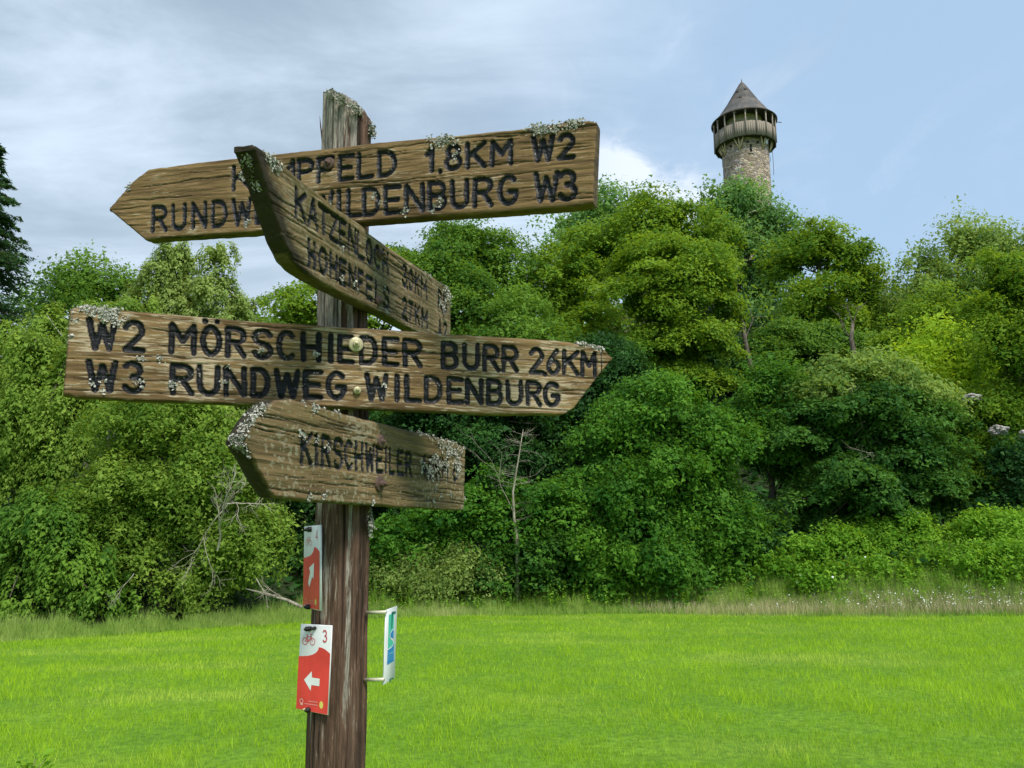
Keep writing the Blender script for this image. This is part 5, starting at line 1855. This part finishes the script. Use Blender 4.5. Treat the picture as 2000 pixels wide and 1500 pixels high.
def knob(plane, parent, px, py, r, l, mat, name='clamp_screw'):
    s, t = plane.st(px, py)
    V_ = MB()
    V_.lathe([(0.0003, l), (r * 0.7, l), (r, l * 0.75), (r, -0.006)], sides=14)
    vv = np.concatenate(V_.V); vv = np.c_[vv[:, 0] + s, -vv[:, 2], vv[:, 1] + t]
    mb = MB(); mb.add(vv, V_.F4[0])
    V_ = MB()
    V_.lathe([(0.0003, l + 0.003), (r * 0.45, l + 0.003), (r * 0.5, l)], sides=10)
    vv = np.concatenate(V_.V); vv = np.c_[vv[:, 0] + s, -vv[:, 2], vv[:, 1] + t]
    mb.add(vv, V_.F4[0])
    return link(name, mb.mesh(name, mat, True), parent)


def bike(plane, parent, cx_, cy_, wx, wy, line, y=0.0008):
    """line drawing of a bicycle: two wheels and a frame; wx, wy = half size"""
    def f(mb):
        lw, rw = (cx_ - wx * 0.58, cy_ + wy * 0.35), (cx_ + wx * 0.58, cy_ + wy * 0.42)
        for c in (lw, rw):
            ribbon(plane, circle_pts(c[0], c[1], wx * 0.38, wy * 0.58, 16), line, y, mb, True)
        bb = (cx_ - wx * 0.02, cy_ + wy * 0.40)
        seat = (cx_ - wx * 0.22, cy_ - wy * 0.42)
        head = (cx_ + wx * 0.34, cy_ - wy * 0.42)
        for a, b in ((lw, bb), (bb, seat), (seat, head), (head, bb), (seat, lw), (head, rw), (seat, (seat[0] - wx * .05, seat[1] - wy * .3)), (head, (head[0] + wx * .02, head[1] - wy * .38))):
            y2 = y + 0.00005
            ribbon(plane, [a, b], line, y2, mb)
        ribbon(plane, [(seat[0] - wx * .18, seat[1] - wy * .3), (seat[0] + wx * .1, seat[1] - wy * .3)], line, y + .00008, mb)
        ribbon(plane, [(head[0] - wx * .15, head[1] - wy * .42), (head[0] + wx * .22, head[1] - wy * .36)], line, y + .00009, mb)
    return pr('bicycle_print', parent, M['redline'], f)


def number(plane, parent, ch, x0, x1, y0, y1, line, mat):
    def f(mb):
        for k, st in enumerate(GL[ch]):
            ribbon(plane, [(x0 + (x1 - x0) * u, y1 + (y0 - y1) * v) for u, v in st], line, 0.0009 + k * .00004, mb)
    return pr('number_print', parent, mat, f)


# plate 3, lower
PLB = Plane(pt(648, 1300, 1.722), -0.5)
PB_ = lambda pts: zc(pts, 6.25, 560, 1180)
root = link('trail_plate', None, SIGN); root.matrix_local = INV @ PLB.M
root['label'] = 'lower red and white cycle trail plate with number 3 and arrow to the left'
Bb = plate_body(PLB, PB_([(170, 240), (548, 262), (502, 1357), (112, 1277)]), 0.0035, M['white_plate'], 'plate', root)
pr('red_field', root, M['red'], lambda mb: poly2(PLB, PB_([(148, 634), (200, 634), (260, 630), (310, 618), (350, 598), (376, 572), (390, 545), (394, 524), (430, 532), (470, 552), (505, 580), (532, 606), (499, 1350), (115, 1272)]), 0.0004, mb))
bike(PLB, root, *PB_([(272, 425)])[0], 78 / 6.25, 72 / 6.25, 1.35)
number(PLB, root, '3', *[560 + k / 6.25 for k in (446, 492)], *[1180 + k / 6.25 for k in (320, 458)], 2.6, M['redline'])
pr('arrow_print', root, M['whiteprint'], lambda mb: poly2(PLB, PB_([(215, 921), (309, 818), (311, 895), (405, 910), (400, 1000), (303, 986), (295, 1057)]), 0.0008, mb))
pr('emblem_print', root, M['pinkprint'], lambda mb: (ribbon(PLB, PB_(circle_pts(182, 1180, 20, 26, 14)), 1.5, 0.0008, mb, True), poly2(PLB, PB_([(166, 1200), (202, 1200), (198, 1232), (174, 1228)]), 0.0009, mb)))


def small_lines(plane, conv, x0, x1, y0, slope):
    def f(mb):
        rg = random.Random(int(x0))
        for row, (a, b) in enumerate(((x0 + (x1 - x0) * 0.30, x1), (x0, x1))):
            x = a
            yy = y0 + row * 36
            while x < b:
                w = rg.uniform(5, 9)
                ribbon(plane, conv([(x, yy + (x - x0) * slope), (x + w * 0.6, yy + (x + w * 0.6 - x0) * slope)]), 1.5, 0.0008, mb)
                x += w + 3
    return f


pr('lettering_print', root, M['pinkprint'], small_lines(PLB, PB_, 222, 380, 1176, 0.14))
pr('sun_print', root, M['yellowprint'], lambda mb: poly2(PLB, PB_(circle_pts(425, 1230, 24, 46, 18)), 0.0009, mb))
for x, y, r_ in ((262, 300, 0.0052), (290, 298, 0.0052), (348, 292, 0.0038), (272, 1287, 0.0056)):
    px, py = PB_([(x, y)])[0]; knob(PLB, root, px, py, r_, 0.009, M['black'])
px, py = PB_([(228, 1280)])[0]; knob(PLB, root, px, py, 0.0026, 0.006, M['zinc'])
# its backing rails clamp the plate to the post
for o in list(root.children):
    pass

# plate 4, upper
PLA = Plane(pt(627, 1110, 1.722), -1.9)
PA_ = lambda pts: zc(pts, 6.818, 560, 1000)
root = link('trail_plate', None, SIGN); root.matrix_local = INV @ PLA.M
root['label'] = 'upper narrow looking red and white cycle trail plate with number 4 and slanting arrow'
plate_body(PLA, PA_([(232, 192), (450, 170), (446, 1316), (216, 1272)]), 0.0035, M['white_plate'], 'plate', root)
pr('red_field', root, M['red'], lambda mb: poly2(PLA, PA_([(228, 608), (268, 602), (305, 588), (335, 562), (355, 525), (366, 478), (372, 465), (395, 475), (420, 500), (440, 532), (437, 1305), (219, 1264)]), 0.0004, mb))
bike(PLA, root, *PA_([(296, 385)])[0], 42 / 6.818, 62 / 6.818, 1.2)
number(PLA, root, '4', *[560 + k / 6.818 for k in (390, 414)], *[1000 + k / 6.818 for k in (240, 378)], 2.2, M['redline'])
pr('arrow_print', root, M['whiteprint'], lambda mb: poly2(PLA, PA_([(368, 675), (300, 745), (318, 792), (290, 940), (305, 998), (343, 862), (362, 890)]), 0.0008, mb))
pr('emblem_print', root, M['pinkprint'], lambda mb: ribbon(PLA, PA_(circle_pts(257, 1180, 11, 26, 12)), 1.5, 0.0008, mb, True))
pr('lettering_print', root, M['pinkprint'], small_lines(PLA, PA_, 282, 366, 1176, 0.14))
pr('sun_print', root, M['yellowprint'], lambda mb: poly2(PLA, PA_(circle_pts(390, 1200, 12, 44, 16)), 0.0009, mb))
for x, y, r_ in ((326, 232, 0.0062), (290, 240, 0.0034), (306, 1262, 0.0058)):
    px, py = PA_([(x, y)])[0]; knob(PLA, root, px, py, r_, 0.010, M['black'])
px, py = PA_([(262, 1250)])[0]; knob(PLA, root, px, py, 0.003, 0.006, M['zinc'])

# turquoise plate on two brackets at the right
C0 = axis_at(pt(700, 1260, YP)[2])
dT = np.array([1, 4.4, 0.0]); dT /= np.linalg.norm(dT)
PLT = Plane(pt(762, 1262, 1.80), 4.4)
PT_ = lambda pts: zc(pts, 9.09, 740, 1180)
root = link('route_plate', None, SIGN); root.matrix_local = INV @ PLT.M
root['label'] = 'white plate with turquoise and blue route sign held off the post on two brackets'
plate_body(PLT, PT_([(132, 105), (326, 32), (284, 1310), (80, 1440)]), 0.0025, M['white_plate'], 'plate', root)
pr('turquoise_field', root, M['teal'], lambda mb: poly2(PLT, PT_([(175, 190), (268, 150), (262, 430), (222, 470), (192, 530), (188, 580), (215, 625), (248, 660), (250, 720), (205, 770), (158, 800)]), 0.0004, mb))
pr('mast_print', root, M['darkteal'], lambda mb: poly2(PLT, PT_([(225, 135), (295, 125), (292, 170), (262, 168), (245, 190), (232, 440), (218, 440), (222, 190)]), 0.0007, mb))
pr('blue_field', root, M['blue'], lambda mb: (poly2(PLT, PT_([(262, 450), (255, 610), (215, 590), (198, 560), (205, 510), (235, 470)]), 0.0005, mb),
                                              poly2(PLT, PT_([(265, 690), (262, 1008), (142, 1078), (156, 815), (215, 780)]), 0.0005, mb)))
pr('river_print', root, M['whiteprint'], lambda mb: ribbon(PLT, PT_([(262, 440), (225, 470), (195, 530), (190, 575), (215, 618), (245, 645), (256, 690), (240, 735), (205, 768), (150, 812)]), 1.8, 0.0009, mb))


def steig(mb):
    k = 0
    for word, y0, y1, x0, x1 in (('SAAR-HUNSRÜCK', 868, 905, 164, 256), ('STEIG', 930, 1005, 156, 256)):
        n = len(word); w = (x1 - x0) / n
        for i, ch in enumerate(word):
            a = x0 + i * w; b = a + w * 0.7
            for st in GL[ch]:
                pts = [(a + (b - a) * u, (y1 + (y0 - y1) * v) - 0.42 * (a + (b - a) * u - x0)) for u, v in st]
                ribbon(PLT, PT_(pts), 0.55, 0.0009 + k, mb); k += 0.000002


M['paleblue'] = plain('pale_blue_print', (0.25, 0.62, 0.80), 0.4, 0, 0.1, 30)
pr('lettering_print', root, M['paleblue'], steig)
pr('base_mark', root, M['darkteal'], lambda mb: poly2(PLT, PT_([(185, 1330), (250, 1300), (252, 1345), (230, 1325), (205, 1345), (206, 1385), (186, 1385)]), 0.0007, mb))
# brackets
for py, x0, x1 in ((1195.5, 716, 754), (1327, 712, 750)):
    mb = MB()
    a, b = pt(x0, py + 1.0, 1.79), pt(x1, py, 1.765)
    mb.tube([PLT.M.inverted() @ Vector(a), PLT.M.inverted() @ Vector(b)], 0.0038, 10)
    link('bracket', mb.mesh('bracket', M['rail'], True), root)

# ------------------------------------------------------------------ small plants on the lawn
def weed(px, py, Y, seed, label, n=26, h=0.16, mat=None):
    rg = np.random.default_rng(seed)
    p = pt(px, py, Y)
    x0, y0 = p[0], Y
    z0 = float(ground_z(x0, y0))
    root = link('weed_plant', None, loc=(x0, y0, z0))
    tag(root, label, 'plant')
    a = rg.uniform(0, math.tau, n)
    r = rg.uniform(0.02, 0.16, n)
    P = np.c_[np.cos(a) * r, np.sin(a) * r, rg.uniform(0.02, h, n)]
    A = np.c_[np.cos(a), np.sin(a), np.full(n, 0.6)]
    V_, F_ = leaves_at(P, unit(rg.normal(size=(n, 3)) * 0.4 + [0, 0, 1]), 0.09, rg, 0.45, A, True)
    link('leaves', mesh_np('leaves', V_, F_, mat or G['bramble'], fattrs={'tint': rg.random(n)}), root)
    mb = MB()
    for k in range(8):
        mb.tube([[0, 0, 0], P[k] * 0.6 + [0, 0, 0.02], P[k]], 0.003, 4, False)
    link('stems', mb.mesh('stems', BARK), root)


weed(65, 1478, 6.8, 1, 'dark leafy weed in the grass at the lower left corner', 40, 0.20)

print('LEAVES', LEAF_TOTAL[0], 'POLYS', sum(sum(len(p.vertices) - 2 for p in me_.polygons) for me_ in bpy.data.meshes) if False else 0)
